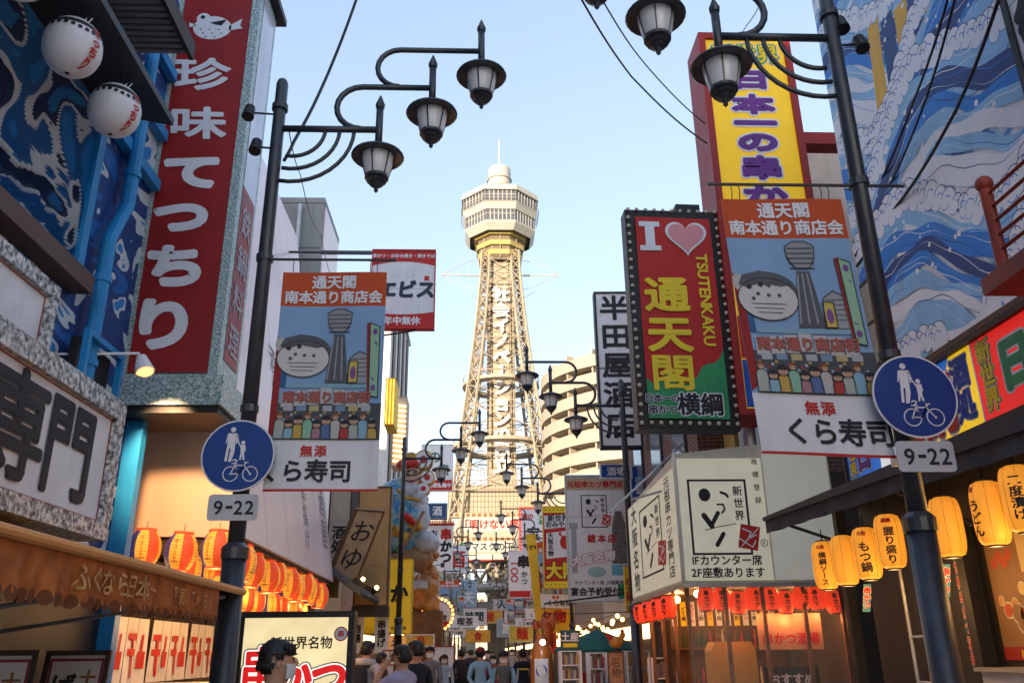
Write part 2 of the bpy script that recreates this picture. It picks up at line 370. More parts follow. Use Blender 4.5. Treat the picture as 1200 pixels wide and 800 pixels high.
for ch, px, py, sx, sy in (('珍', 237, 88, 1.12, .78), ('味', 232, 145, 1.12, .74), ('て', 226, 202, 1.15, .74), ('つ', 213, 254, 1.05, .74), ('ち', 206, 312, 1.15, .86), ('り', 192, 380, 1.25, 1.0)):
    p = at(px, py, Y=9.1); m.text(fr, ch, p.x+3.48, p.z-7.15, .66, INKW, .027 if ch in '珍味' else .058, .012, sx=sx, sy=sy, slant=-.06, res=5)
m.build('lettering', t)
m = MB().m(INKW); p = at(251, 32, Y=9.1); a, b = p.x+3.48, p.z-7.15
m.disc(fr, a-.02, b-.02, .25, .010, 24, .19); m.poly(fr, [(a+.2, b+.02), (a+.36, b+.14), (a+.34, b+.02), (a+.38, b-.02), (a+.2, b-.06)], .010); m.disc(fr, a-.15, b+.13, .09, .0095)
m.poly(fr, [(a-.22, b+.02), (a-.33, b+.06), (a-.32, b-.02)], .010)
m.m(INK); m.disc(fr, a-.16, b+.15, .03, .013, 10); m.poly(fr, [(a-.06, b+.06), (a+.16, b+.12), (a+.10, b+.02), (a+.02, b+.03)], .013)
for i in range(9): m.disc(fr, a-.17+.04*i, b-.05-.06*((i*7) % 3), .012, .013, 6)
m.build('fish_picture', t)

# pufferfish lanterns under the eave
def puffer(o, label):
    t = thing('pufferfish_lantern', label, 'lantern', o, 'pufferfish lanterns under the eave')
    m = MB().m(CLOTHW); m.smooth = True; r = .235
    m.lathe([(.02, -r*1.12)]+[(r*math.sin(pi*i/12)**.85, -r*1.1*math.cos(pi*i/12)) for i in range(1, 12)]+[(.02, r*1.05)], o, 20); m.build('paper_body', t)
    m = MB().m(col(.03, .03, .034, .7)); m.smooth = True
    m.lathe([(r*1.02*math.sin(pi*i/14)**.85, r*1.06*math.cos(pi*i/14)) for i in range(1, 6)], o, 20); m.build('dark_back', t)
    m = MB().m(INKW)
    for k in range(-2, 3): m.bar(Vector(o)+Vector((.04*k, 0, r*1.05)), Vector(o)+Vector((.05*k+.03, -.02, r*1.25)), .01)
    m.build('fin', t)
    def mp(a, b, c):
        b_ = max(-.99, min(.99, b/(r*1.1))); rr = r*math.sin(math.acos(-b_))**.85+c; th = a/r
        return Vector(o)+Vector((rr*math.cos(th), rr*math.sin(th), b))
    m = MB().m(INK)
    for k in range(12): m.disc(mp, (-1.9+k*.24)*r, .075+.012*math.sin(k), .019, .006, 10)
    m.build('spots', t)
    m = MB(); m.text(mp, 'てっちり', -.30*r, -.06, .095, INKR, .05, .012, vert=True); m.build('lettering', t)
    m = MB().m(BLACK); m.bar((o[0], o[1], o[2]+r), (o[0], o[1], o[2]+r+.22), .012); m.build('hook', t)
puffer((-3.45, 6.80, 6.45), 'white pufferfish lantern with black spots nearest the red fish sign')
puffer((-3.45, 5.92, 6.45), 'white pufferfish lantern with black spots hanging in the middle of the eave')
puffer((-3.45, 5.05, 6.48), 'pufferfish lantern cut by the top left edge of the photo')

# spotlight on an arm
t = thing('spotlight', 'white spotlight on a thin arm in front of the red fish sign', 'spotlight', (-3.5, 8.3, 4.0))
a = at(60, 415, Y=7.6); b = at(163, 414, Y=8.4)
m = MB().m(INKW); m.tube([a, b, b+Vector((.02, 0, -.05))], .014, 8); m.build('arm', t)
m = MB().m(INKW); q = b+Vector((.03, 0, -.04)); m.tube([q, q+Vector((.04, -.03, -.10)), q+Vector((.08, -.05, -.18))], [.05, .08, .10], 12); m.m(glow(1, .55, .2, .4)); m.tube([q+Vector((.08, -.05, -.181)), q+Vector((.082, -.051, -.186))], .085, 12); m.build('lamp_head', t)
ld = bpy.data.lights.new('wall_fill_light', 'SPOT'); ld.energy = 150; ld.color = (1, .58, .28); ld.spot_size = .95; ld.spot_blend = .6; ld.shadow_soft_size = .08  # spot added to throw warm light on the beige wall
lo = bpy.data.objects.new('wall_fill_light', ld); COL.objects.link(lo); lo.parent = t; lo.location = q+Vector((.10, -.02, -.20))-t.location; lo.rotation_euler = Vector((.05, -1.0, .66)).to_track_quat('Z', 'Y').to_euler()

# awning
AWN = col(.42, .13, .03, .75, .35, 9)
t = thing('shop_awning', 'orange brown shop awning with a lettered valance reaching to the near pole', 'awning', (-2.9, 4.5, 2.0))
m = MB().m(col(.62, .29, .09, .7, .2, 5))
m.raw([(-3.93, 1.5, 2.62), (-3.93, 7.0, 2.62), (-1.9, 7.0, 2.10), (-1.9, 1.5, 2.10), (-3.93, 1.5, 2.58), (-3.93, 7.0, 2.58), (-1.9, 7.0, 2.06), (-1.9, 1.5, 2.06)], [(0, 1, 2, 3), (7, 6, 5, 4), (0, 3, 7, 4), (1, 5, 6, 2)]); m.build('canopy', t)
m = MB().m(col(.70, .33, .10, .45)); m.tube([(-1.88, 1.5, 2.08), (-1.88, 7.06, 2.08)], .028, 10); m.build('front_bar', t)
fr = F((-1.89, 4.2, 1.96), (0, 1, 0)); fr.bend = lambda a, b: (.022*math.sin(a*17)+.012*math.sin(a*41+1))*(-(b-.1)*4.5)
m = MB().m(AWN); m.rect(fr, -2.7, -.11, 2.25, .10, 0, 220, 3); m.m(col(.16, .05, .015, .8)); [m.disc(fr, -2.66+i*.075, -.112, .034, .0005*(1+i % 2), 10) for i in range(66)]; m.m(AWN)
m.text(fr, 'ふぐなら日本一', .45, 0, .14, col(.60, .36, .14, .7, .4, 14, bump=0, dirt=.6), .012, .016, pitch=1.1); m.text(fr, '宗家 てっちり', 1.65, 0, .12, col(.60, .36, .14, .7, .4, 14, bump=0, dirt=.6), .008, .016, pitch=1.1); m.build('valance', t)
m = MB().m(STEEL)
for y in (3.2, 5.4, 6.8): m.tube([(-3.9, y, 1.75), (-1.95, y, 2.03)], .016, 8)
m.build('brace', t)

# menu boards on stands
for i, (x, y, lab, tx, tc) in enumerate(((-3.10, 5.9, 'white menu board with red border cut by the left edge', 'ふぐ', INK), (-2.98, 6.75, 'white menu board with souvenir characters in black and brown below the awning', 'ば', INK))):
    fr = F((x, y, 1.18), (1, .25, 0)); fr.v = Vector((.05, .0, 1)).normalized()
    t = sign_box('menu_board', lab, 'menu board', fr, .44, .95, .05, CLOTHW, DWOOD, .035, side=DWOOD)
    m = MB().m(DRED)
    for a, b in (((-.18, .40), (.18, .418)), ((-.18, -.42), (.18, -.40)), ((-.18, -.40), (-.165, .40)), ((.165, -.40), (.18, .40))): m.box((*a, .002), (*b, .006), fr)
    m.build('red_line', t)
    m = MB(); m.text(fr, tx+'け', -.07, .14, .17, tc, .03, .006, vert=True, pitch=1.1); m.text(fr, '土産品', .09, .12, .13, col(.32, .13, .04, bump=0), .03, .006, vert=True, pitch=1.2); m.build('lettering', t)
    m = MB().m(DWOOD)
    for a in (-.18, .18): m.box((a-.02, -1.18, -.05), (a+.02, -.476, -.01), fr)
    m.build('leg', t)

# ================================================================== leaning pink building
PINK = col(.84, .66, .66, .32, .08, .5, dirt=.18, bump=.04, spec=.6)
BEIGE = col(.74, .50, .34, .45, .08, .6, dirt=.2, bump=.05)
b2 = thing('shop_building', 'pinkish shop building with a leaning glossy front over rows of lit lanterns', 'building', (-5, 13.8, 0))
LX = lambda z: -2.87-.172*(z-2.95)
y0, y1 = 10.42, 17.3
m = MB().m(BEIGE)
m.raw([(-9, y0, 3.0), (LX(2.95), y0, 2.95), (LX(10.6), y0, 10.6), (-9, y0, 10.6), (-9, y1, 3.0), (LX(2.95), y1, 2.95), (LX(10.6), y1, 10.6), (-9, y1, 10.6)],
      [(0, 1, 2, 3), (5, 4, 7, 6), (3, 2, 6, 7), (4, 5, 1, 0)])
m.m(BEIGE)
for x in (-3.25, -3.72): m.box((x, y0-.006, 3.01), (x+.012, y0-.0005, 10.5))
m.build('upper_wall', b2)
fr = F((LX(2.95)+.01, (y0+y1)/2, 2.95), (0, 1, 0), (-.172, 0, 1))
m = MB().m(PINK)
hh = 7.75
for i in range(5):
    a = -3.44+i*1.376; m.rect(fr, a+.006, .01, a+1.37, hh, .002)
m.build('front_cladding', b2)
m = MB(); gi = col(.28, .22, .24, bump=0, dirt=0)
for i, (s_, a, z, sz) in enumerate((('仕立', 1.3, 4.6, .75), ('上生', 2.6, 4.2, .8), ('酒肴', -.6, 3.0, .55), ('居酒屋', 2.9, 1.5, .62), ('串揚げ', 1.0, .95, .42))): m.text(fr, s_, a, z, sz, gi, -.0, .008, vert=True)
m.build('lettering', b2)
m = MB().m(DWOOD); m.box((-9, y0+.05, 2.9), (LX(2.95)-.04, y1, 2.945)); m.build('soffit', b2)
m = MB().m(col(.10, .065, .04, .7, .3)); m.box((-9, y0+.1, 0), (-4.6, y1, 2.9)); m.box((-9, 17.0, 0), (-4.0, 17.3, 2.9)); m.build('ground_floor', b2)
m = MB().m(glow(1, .5, .16, 6))
for i in range(6): m.ball((-3.5, 11.2+i, 2.86), .05, 8)
m.build('ceiling_bulb', b2)
fr = leftwall((-4.35, 12.9, 2.48))
t = sign_box('shop_sign', 'long white lit shop fascia sign with black brush characters under the leaning building', 'sign', fr, 5.6, .66, .1, glow(.9, .68, .48, .12, (.6, .55, .5)), DWOOD, .03)
m = MB(); m.text(fr, '生ビール', -1.6, -.16, .24, INKR, .03, .006); m.text(fr, 'じゃん', -.6, .1, .3, INKR, .04, .006); m.text(fr, '上古', 1.0, .0, .34, INK, .03, .006, vert=True); m.text(fr, '酒場', 2.0, .0, .42, INK, .03, .006); m.build('lettering', t)
# noren curtains
for k in range(3):
    fr = leftwall((-4.25, 10.9+k*1.55, 1.72)); fr.bend = lambda a, b: .03*math.sin(a*11)*(.35-b)
    t = thing('noren_curtain', ['white noren curtain with red blocks nearest the near pole base', 'white noren curtain with red blocks in the middle of the shop front', 'white noren curtain with red blocks farthest along the shop front'][k], 'curtain', fr(0, -.4, 0), 'noren curtains of the left shop')
    m = MB().m(CLOTHW)
    for j in range(4): m.rect(fr, -.7+j*.35+.008, -.42, -.7+(j+1)*.35-.008, .34, 0, 6, 5)
    m.build('cloth', t)
    m = MB().m(INKR)
    for j in range(4):
        a = -.525+j*.35
        if j % 2: m.rect(fr, a-.1, -.25, a+.1, -.05, .012, 4, 3); m.rect(fr, a-.03, -.05, a+.03, .15, .012, 2, 3)
        else: m.rect(fr, a-.13, -.1, a+.13, -.02, .012, 4, 2); m.rect(fr, a-.13, .08, a+.13, .16, .012, 4, 2); m.rect(fr, a-.02, -.35, a+.05, .16, .014, 2, 5)
    m.build('print', t)
    m = MB().m(BLACK); m.tube([fr(-.75, .36, 0), fr(.75, .36, 0)], .012, 6); m.build('rod', t)
t = thing('counter', 'dark counter top in front of the left lantern shop', 'counter', (-3.0, 9.2, 0)); box_part('cabinet', BLACK, (-3.35, 8.9, 0), (-2.5, 9.3, 1.33), t); box_part('top', STEEL, (-3.4, 8.85, 1.333), (-2.45, 9.35, 1.36), t)

# striped lit lanterns
LY = glow(1., .34, .03, .15, (.6, .3, .04)); LR = glow(1., .09, .015, .11, (.5, .05, .02)); LB = glow(.06, .05, .20, .05, (.02, .03, .20))
def striped():
    t = thing('striped_lantern', 'lantern', 'lantern', (0, 0, 0), 'striped lanterns under the leaning building')
    r, h = .185, .40; prof = [(.11, -h/2)]+[(r*(1-.42*(abs(q)**2.6)), q*h/2) for q in (-.85, -.65, -.4, -.15, .15, .4, .65, .85)]+[(.11, h/2)]
    m = MB()
    for i in range(8):
        m.m([LY, LR, LY, LB][i % 4] if i % 2 else LY); m.lathe(prof, (0, 0, 0), 3, a0=i*pi/4-pi/8, a1=(i+1)*pi/4-pi/8)
    m.build('paper_body', t)
    m = MB().m(col(.25, .09, .02, bump=0))
    for q in (-.78, -.6, -.42, -.24, -.06, .12, .3, .48, .66, .82): rr = r*(1-.42*abs(q)**2.6); m.lathe([(rr+.0006, q*h/2-.002), (rr+.003, q*h/2), (rr+.0006, q*h/2+.002)], (0, 0, 0), 24)
    m.build('rib', t)
    m = MB().m(LR); m.lathe([(.0, -h/2-.025), (.115, -h/2-.02), (.115, -h/2), (.0, -h/2)], (0, 0, 0), 14); m.lathe([(.0, h/2), (.115, h/2), (.115, h/2+.03), (.0, h/2+.03)], (0, 0, 0), 14); m.build('cap', t)
    m = MB().m(INKR)
    for i in range(0, 8, 2):
        def mp(a, b, c, th0=i*pi/4):
            q = b/(h/2); rr = r*(1-.42*min(1, abs(q))**2.6)+c; th = th0+a/r; return Vector((rr*math.cos(th), rr*math.sin(th), b))
        m.text(mp, 'スーパードライ', 0, 0, .040, INKR if i % 4 == 0 else INKB, .04, .005, vert=True, res=1)
        m.m(INK); 
        for q in (-.13, -.115, .115, .13): m.rect(lambda a, b, c, mp=mp, q=q: mp(a, b, c), -.05, q, .05, q+.004, .003, 3, 1)
    m.build('lettering', t)
    m = MB().m(BLACK); m.bar((0, 0, h/2+.03), (0, 0, h/2+.12), .008); m.build('hook', t)
    return t
sp = striped()
spots = [(-3.93, 10.25, 2.80, 'leftmost'), (-3.50, 10.25, 2.76, 'second from left'), (-3.08, 10.25, 2.78, 'third from left')]
L_ = [(p[0], p[1], p[2], 'striped paper lantern, %s in the row facing the viewer below the beige wall' % p[3]) for p in spots]
ords = ['first', 'second', 'third', 'fourth', 'fifth', 'sixth', 'seventh', 'eighth', 'ninth', 'tenth', 'eleventh']
for i in range(9): L_.append((-2.98-.04*(i % 2), 11.0+i*.68, 2.70-.03*(i % 3), 'striped paper lantern, %s from the near pole in the upper row along the street' % ords[i]))
for i in range(7): L_.append((-3.24+.05*(i % 2), 11.1+i*.8, 2.34-.03*(i % 2), 'striped paper lantern, %s from the near pole in the lower row along the street' % ords[i]))
for i in range(3): L_.append((-3.6, 10.8+i*.9, 2.60, 'striped paper lantern, %s in the inner row behind the front lanterns' % ords[i]))
for i, (x, y, z, lab) in enumerate(L_):
    if i == 0: sp.location = (x, y, z); sp['label'] = lab; sp.rotation_euler.z = -1.4; t = sp
    else: t = dup(sp, (x, y, z), lab, rz=-1.4+random.uniform(-.6, .6)); t.rotation_euler.x = random.uniform(-.07, .07); t.rotation_euler.y = random.uniform(-.07, .07)
    if i < 3 or i % 2: lamp_glow(t, (0, 0, -.30), 1.3)

# big backlit standing board
fr = F((-1.83, 9.0, 1.22))
t = sign_box('standing_signboard', 'black framed lit cream board with big red skewer characters beside the near pole', 'signboard', fr, 1.16, 1.6, .22, glow(1, .80, .42, .17, (.5, .45, .3)), BLACK, .06)
m = MB()
m.text(fr, '新世界名物', .06, .50, .125, INK, .02, .006)
LRD = glow(.85, .012, .01, .14, (.5, .02, .02)); LWH = glow(.95, .93, .85, .2, (.7, .7, .7))
m.text(fr, '串', -.32, .27, .40, LRD, .03, .006, out=((.04, LWH), (.07, INK)), res=4); m.text(fr, 'かつ', .18, .17, .37, LRD, .05, .006, out=((.04, LWH), (.07, INK)), slant=.12, pitch=.95, res=4)
m.m(INKR); m.disc(fr, .45, .58, .07, .006, 20); m.m(INKW); m.disc(fr, .45, .58, .058, .008, 20); m.text(fr, '串', .45, .58, .07, INKR, .03, .010)
for i, (a, b, s_) in enumerate(((-.02, -.12, .16), (.12, -.16, .15), (-.16, -.2, .15), (.02, -.28, .15), (.2, -.3, .12))):
    m.m(col(.55+.05*i, .25+.03*(i % 2), .04, .7, .3, 18, bump=0)); m.disc(fr, a, b, s_, .006+.002*i, 16, s_*.62)
m.text(fr, '揚げたて', .41, -.14, .13, INK, .03, .016, vert=True); m.build('lettering', t)
m = MB().m(BLACK); m.box((-.55, -1.22, -.2), (-.4, -.802, -.05), fr); m.box((.4, -1.22, -.2), (.55, -.802, -.05), fr); m.build('foot', t)

# ================================================================== buildings and shop fronts farther down the left side
b3 = thing('concrete_building', 'grey concrete building with a bare side wall above the leaning pink front', 'building', (-8, 20.2, 0))
m = MB().m(CONC); m.box((-16, 19.3, 4.5), (-4.02, 21.6, 12.6)); m.box((-16, 19.28, 12.6), (-4.0, 21.62, 12.75)); m.box((-16, 17.31, 0), (-4.6, 21.6, 4.5)); m.build('wall', b3)
m = MB().m(PINK); m.box((-4.015, 19.4, 4.5), (-3.99, 21.5, 12.55)); m.build('cladding', b3)
m = MB().m(col(.20, .21, .21, .9))
for z in (6.2, 7.9, 9.6, 11.3): m.box((-15.9, 19.285, z), (-4.03, 19.298, z+.03))
for x in (-4.9, -5.7, -6.5):
    for z in (10.2, 10.9, 11.8): m.disc(F((x, 19.297, z)), 0, 0, .03, .002, 8)
m.build('formwork_joints', b3)
m = MB().m(STEEL); m.tube([(-4.6, 19.2, 4.5), (-4.6, 19.2, 12.5)], .06, 8); m.build('drain_pipe', b3)
t = thing('tiled_canopy', 'small dark tiled canopy roof next to the lantern rows', 'canopy', (-3, 19.4, 2.7))
fr = F((-3.45, 19.4, 3.55), (0, 1, 0), (1.12, 0, -.78))
TILE = col(.06, .065, .075, .45, .3, 8)
m = MB().m(TILE); m.box((-2.05, 0, -.06), (2.1, 1.36, 0), fr)
for i in range(19): a = -2.0+i*.225; m.tube([fr(a, 0, .02), fr(a, 1.38, .02)], .055, 8); m.ball(fr(a, 1.39, .02), .062, 8)
m.build('tiles', t)
m = MB().m(TILE); m.tube([fr(-2.1, 0, .06), fr(2.1, 0, .06)], .11, 10); m.ball(fr(-2.12, 0, .06), .14, 10); m.build('ridge', t)
m = MB().m(DWOOD); m.box((-2.0, 1.1, -.16), (2.05, 1.2, -.065), fr); m.box((-4.55, 17.4, 2.9), (-3.4, 21.4, 3.5)); m.build('rafter', t)
# tilted wooden sign
fr = F(at(418, 638, Y=18.2), (.86, .5, 0), (.36, -.15, .92))
t = sign_box('wooden_sign', 'tilted brown wooden sign with black brush characters lit from below', 'sign', fr, .66, 1.55, .14, col(.52, .37, .22, .6, .2, 4), WOOD, .04)
m = MB(); m.text(fr, 'おゆ', 0, 0, .52, INK, .005, .006, vert=True, pitch=1.15); m.build('lettering', t)
for k, (px, py, sz) in enumerate(((404, 672, .05), (420, 690, .05), (436, 700, .05))):
    p = at(px, py, Y=19.0); t = thing('clamp_lamp', 'small black clamp lamp on the tiled canopy, %s from the left' % ords[k], 'lamp', p, 'clamp lamps on the tiled canopy')
    m = MB().m(BLACK); m.tube([p, p+Vector((.02, 0, .14))], .015, 6); m.tube([p+Vector((.02, 0, .12)), p+Vector((.10, -.1, .2))], [.05, .09], 10); m.build('head', t)
    m = MB().m(glow(1, .5, .12, 5)); m.ball(p+Vector((.10, -.1, .2)), .05, 8); m.build('bulb', t)
fr = F(at(437, 638, Y=20.2))
t = sign_box('brown_sign', 'plain tall brown sign panel with a dark foot behind the tilted wooden sign', 'sign', fr, .8, 2.75, .3, col(.58, .34, .13, .6, .15, 2), WOOD, .04)
box_part('foot', BLACK, (-.42, -1.6, -.32), (.42, -1.38, .03), t, fr)
fr = F(at(398, 610, Y=18.9)); t = sign_box('pale_sign', 'pale narrow sign panel left of the tilted wooden sign', 'sign', fr, .5, 2.3, .15, col(.5, .44, .36), DWOOD, .03)
m = MB(); m.text(fr, '酒処', 0, -.4, .3, INK, .03, .006, vert=True); m.build('lettering', t)
# yellow board, faint glow put into its face to brighten it
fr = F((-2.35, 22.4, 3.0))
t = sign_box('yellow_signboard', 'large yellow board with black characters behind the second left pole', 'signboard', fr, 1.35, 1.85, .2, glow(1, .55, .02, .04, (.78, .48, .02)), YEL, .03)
m = MB(); m.text(fr, 'おか', .1, .05, .46, INK, .05, .006); m.text(fr, '粋', -.02, .6, .2, INKR, .05, .006); m.text(fr, 'お食事処', .35, -.78, .1, INK, .03, .006); m.build('lettering', t)
t = thing('shop_awning', 'yellow awning below the large yellow board', 'awning', (-2.6, 21.5, 2)); m = MB().m(YEL)
m.raw([(-3.9, 21.2, 2.6), (-3.9, 25, 2.6), (-1.7, 25, 1.98), (-1.7, 21.2, 1.98)], [(0, 1, 2, 3)]); m.build('canopy', t); m = MB().m(YEL); m.raw([(-1.7, 21.2, 1.98), (-1.7, 25, 1.98), (-1.7, 25, 1.82), (-1.7, 21.2, 1.82)], [(0, 1, 2, 3)]); m.build('valance', t)
for k, (px, s_) in enumerate(((447, '串揚げ'), (418, '酒場'))):
    fr = F(at(px, 742, Y=20.5)); fr.bend = lambda a, b: .01*math.sin(a*15)
    t = thing('hanging_banner', 'white %s hanging cloth banner with black characters under the yellow board' % ('right' if k == 0 else 'left'), 'banner', fr(0, -.4, 0), 'cloth banners under the yellow board')
    m = MB().m(CLOTHW); m.rect(fr, -.16, -.42, .16, .42, 0, 4, 4); m.build('cloth', t); m = MB(); m.text(fr, s_, 0, 0, .2, INK, .04, .012, vert=True); m.build('lettering', t)
# striped tower block and the far left row
b = thing('apartment_block', 'tall block with black and white vertical stripes above the left shops', 'building', (-9, 40, 0))
box_part('wall', col(.62, .60, .58), (-14, 36, 0), (-4.02, 45.4, 18.2), b)
m = MB().m(col(.03, .032, .04))
for i in range(4): m.box((-4.018, 36.9+i*2.3, 7), (-3.96, 37.9+i*2.3, 18.0))
for i in range(4): m.box((-13+i*2.3, 35.94, 7), (-12+i*2.3, 35.998, 18.0))
m.build('stripe', b)
m = MB().m(STEEL); m.box((-14, 35.9, 18.202), (-3.9, 45.5, 18.4)); m.build('parapet', b)
SH = [col(.34, .30, .25), col(.22, .17, .14), col(.40, .37, .33), col(.28, .12, .08), col(.45, .40, .30)]
def shop_building(label, x0, x1, ya, yb, h, mat, side):
    b = thing('shop_building', label, 'building', ((x0+x1)/2, (ya+yb)/2, 0)); box_part('wall', mat, (x0, ya, 0), (x1, yb, h), b)
    xf = x1 if side < 0 else x0; sg = 1 if side < 0 else -1
    m = MB().m(col(.03, .04, .05, .15, spec=.8)); fz = []
    z = 3.6
    while z < h-1:
        y = ya+.6
        while y < yb-1.4: m.box((xf, y, z), (xf+sg*.03, y+1.2, z+1.2)); y += 1.9
        z += 2.8
    if m.V: m.build('window', b)
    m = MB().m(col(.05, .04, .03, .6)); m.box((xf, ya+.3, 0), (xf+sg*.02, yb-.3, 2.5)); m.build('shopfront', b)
    m = MB().m(glow(1, .55, .2, 1.2)); m.box((xf+sg*.022, ya+.5, 1.9), (xf+sg*.06, yb-.5, 2.25)); m.build('light_strip', b)
    m = MB().m(CONC); m.box((x0, ya, h+.002), (xf+sg*.08, yb, h+.18)); m.build('parapet', b)
    return b
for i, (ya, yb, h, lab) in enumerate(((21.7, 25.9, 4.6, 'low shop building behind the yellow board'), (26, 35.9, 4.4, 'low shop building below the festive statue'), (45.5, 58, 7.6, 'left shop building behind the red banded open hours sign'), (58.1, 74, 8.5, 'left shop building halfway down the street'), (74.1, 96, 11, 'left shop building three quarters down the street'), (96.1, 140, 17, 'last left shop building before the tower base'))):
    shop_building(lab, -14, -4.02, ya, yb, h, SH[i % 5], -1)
# ================================================================== mural building, right
MUR = ramp_mat('wave_art', [(.0, (.006, .030, .13)), (.27, (.012, .085, .33)), (.34, (.05, .24, .55)), (.385, (.42, .60, .74)), (.43, (.78, .81, .84)), (.70, (.72, .72, .78))], .75, 2.2, rough=.45, stretch=(1, 1, .8), detail=3.5)
b = thing('mural_building', 'building with a huge blue and white wave pattern mural above red shop signs', 'building', (10, -7, 0))
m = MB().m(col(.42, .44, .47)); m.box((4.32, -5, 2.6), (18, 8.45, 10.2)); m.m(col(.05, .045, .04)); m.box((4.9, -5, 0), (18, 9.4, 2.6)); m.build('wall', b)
fr = rightwall((4.3, 8.45, 4.15))
m = MB().m(MUR); m.rect(fr, 0, 0, 13.4, 6.05, .0); 
FO = col(.88, .89, .92, .5, .06, bump=0, dirt=.05); NV = col(.008, .045, .22, .5, bump=0); PB = col(.30, .58, .84, .5, bump=0); OR = col(.85, .46, .03, .5, bump=0); CB = col(.012, .22, .70, .5, bump=0); LAV = col(.50, .47, .58, .5, .06, bump=0)
rng = random.Random(3)
nn_ = 0
def crest(k, a): return 5.15-k*.92+.42*math.sin(a*1.15+k*1.9)+.13*math.sin(a*2.9+k)
A0, A1, NA = .0, 7.2, 72
for k in range(7):                                                   # rolling waves, one behind the other
    c0 = .0015+k*.0021; offs = [0, .10, .20, .36, .58, .74, .88, 1.05, 1.20, 1.5]; cl = [FO, FO, PB, CB, NV, CB, PB, FO, PB]
    for q in range(9):
        m.m(cl[(q+(k % 2)*(q > 2)) % 9]); vs = []
        for i in range(NA+1):
            a = A0+(A1-A0)*i/NA; w_ = .05*math.sin(a*4+q*1.7+k)+.03*math.sin(a*9+q); y_ = crest(k, a)
            vs += [fr(a, max(.01, min(6.0, y_-offs[q]-w_*(q > 0))), c0+q*.00012), fr(a, max(.01, min(6.0, y_-offs[q+1]-w_-.02)), c0+q*.00012)]
        m.raw(vs, [(2*i+1, 2*i+3, 2*i+2, 2*i) for i in range(NA)])
    for q, o_ in enumerate((.14, .24, .32, .42, .52, .63, .79, .84, .98, 1.12, 1.16, 1.3)):   # brush lines along the water
        m.m([CB, FO, NV, FO, PB, FO][(q+k) % 6]); vs = []
        for i in range(NA+1):
            a = A0+(A1-A0)*i/NA; y_ = crest(k, a)-o_-.05*math.sin(a*4+o_*11+k)-.02*math.sin(a*13+q); h_ = .011*abs(math.sin(a*1.7+q*2.1))
            vs += [fr(a, max(.01, min(6.0, y_)), c0+.000985), fr(a, max(.01, min(6.0, y_-h_)), c0+.000985)]
        m.raw(vs, [(2*i+1, 2*i+3, 2*i+2, 2*i) for i in range(NA)])
    a = .10
    while a < A1-.2:                                                 # curling foam along the crest
        y_ = crest(k, a); r_ = .07+.07*rng.random(); nn_ += 1; ji = (nn_ % 13)*.000024
        if .2 < y_ < 5.85:
            m.m(FO); m.disc(fr, a, y_-.02, r_, c0+.0010+ji, 14); m.m(NV); h_ = .35*rng.random()
            m.stroke(fr, [(a+r_*math.cos(t_), y_-.02+r_*math.sin(t_)) for t_ in [h_+.35*u_ for u_ in range(9)]], .009, c0+.00136, ends=False)
            m.m(CB); m.stroke(fr, [(a-.02+r_*.5*math.cos(t_), y_-.04+r_*.5*math.sin(t_)) for t_ in [h_+.5*u_ for u_ in range(7)]], .010, c0+.00136, ends=False)
            r2 = r_*.62; b2 = y_-.10-.10*rng.random(); m.m(FO); m.disc(fr, a+.04, b2, r2, c0+.0014+ji, 12); m.m(CB); m.stroke(fr, [(a+.04+r2*math.cos(t_), b2+r2*math.sin(t_)) for t_ in [pi+.1+h_+.33*u_ for u_ in range(8)]], .008, c0+.00175, ends=False)
        a += r_*1.1
    for i in range(46):                                              # spray
        a = .1+(A1-.3)*rng.random(); y_ = crest(k, a)-.15-.75*rng.random()
        if .1 < y_ < 5.9: m.m(FO); m.disc(fr, a, y_, .012+.02*rng.random(), c0+.00135, 8)
    if k in (1, 4):
        for g in range(7): a = 1.0+g*.27+(k == 4)*1.6; y_ = crest(k, a)-.36; m.m(OR if g % 2 == 0 else NV); m.poly(fr, [(a, y_-1.0), (a+.25, y_-.96), (a+.36, y_+.05), (a+.12, y_+.08)], c0+.00128+g*.00002)
m.build('mural', b)
m = MB().m(BLACK); m.box((0.02, .25, .002), (.50, 1.25, .05), fr); m.m(col(.05, .07, .10, .1, spec=.9)); m.rect(fr, .06, .30, .46, 1.2, .053); m.m(BLACK); m.box((.06, .74, .054), (.46, .77, .06), fr); m.build('window', b, False)
m = MB().m(col(.10, .035, .02)); m.box((-.01, -.06, -.1), (14, -.002, .12), fr); m.m(DWOOD); m.box((-.01, -.10, -.1), (14, -.062, .06), fr); m.build('trim', b)
m = MB().m(CONC); m.box((4.32, 8.452, 2.6), (12, 8.5, 10.1)); m.box((4.25, -5, 10.202), (18, 8.6, 10.35)); m.build('end_wall', b)

# sign row
FX = rightwall((3.9, 8.62, 3.53))
t = thing('shop_fascia_sign', 'long red, yellow and blue lettered shop fascia sign under the wave mural', 'sign', FX(3, -.4, 0))
m = MB().m(DWOOD); m.box((0, -.36, -.08), (8, -.325, .05), FX); m.box((0, .325, -.08), (8, .36, .05), FX); m.box((0, -.325, -.08), (.035, .325, .04), FX); m.build('frame', t)
m = MB().m(glow(.02, .16, .62, .10, (.02, .12, .5))); m.rect(FX, .035, -.325, 2.52, .325, .0); m.build('blue_panel', t)
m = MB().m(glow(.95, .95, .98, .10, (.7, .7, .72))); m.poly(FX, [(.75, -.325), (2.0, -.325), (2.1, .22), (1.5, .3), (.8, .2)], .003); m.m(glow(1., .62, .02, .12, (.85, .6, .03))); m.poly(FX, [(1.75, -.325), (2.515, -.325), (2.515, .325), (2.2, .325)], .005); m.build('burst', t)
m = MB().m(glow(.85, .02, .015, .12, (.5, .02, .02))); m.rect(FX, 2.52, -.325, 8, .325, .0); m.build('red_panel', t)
m = MB()
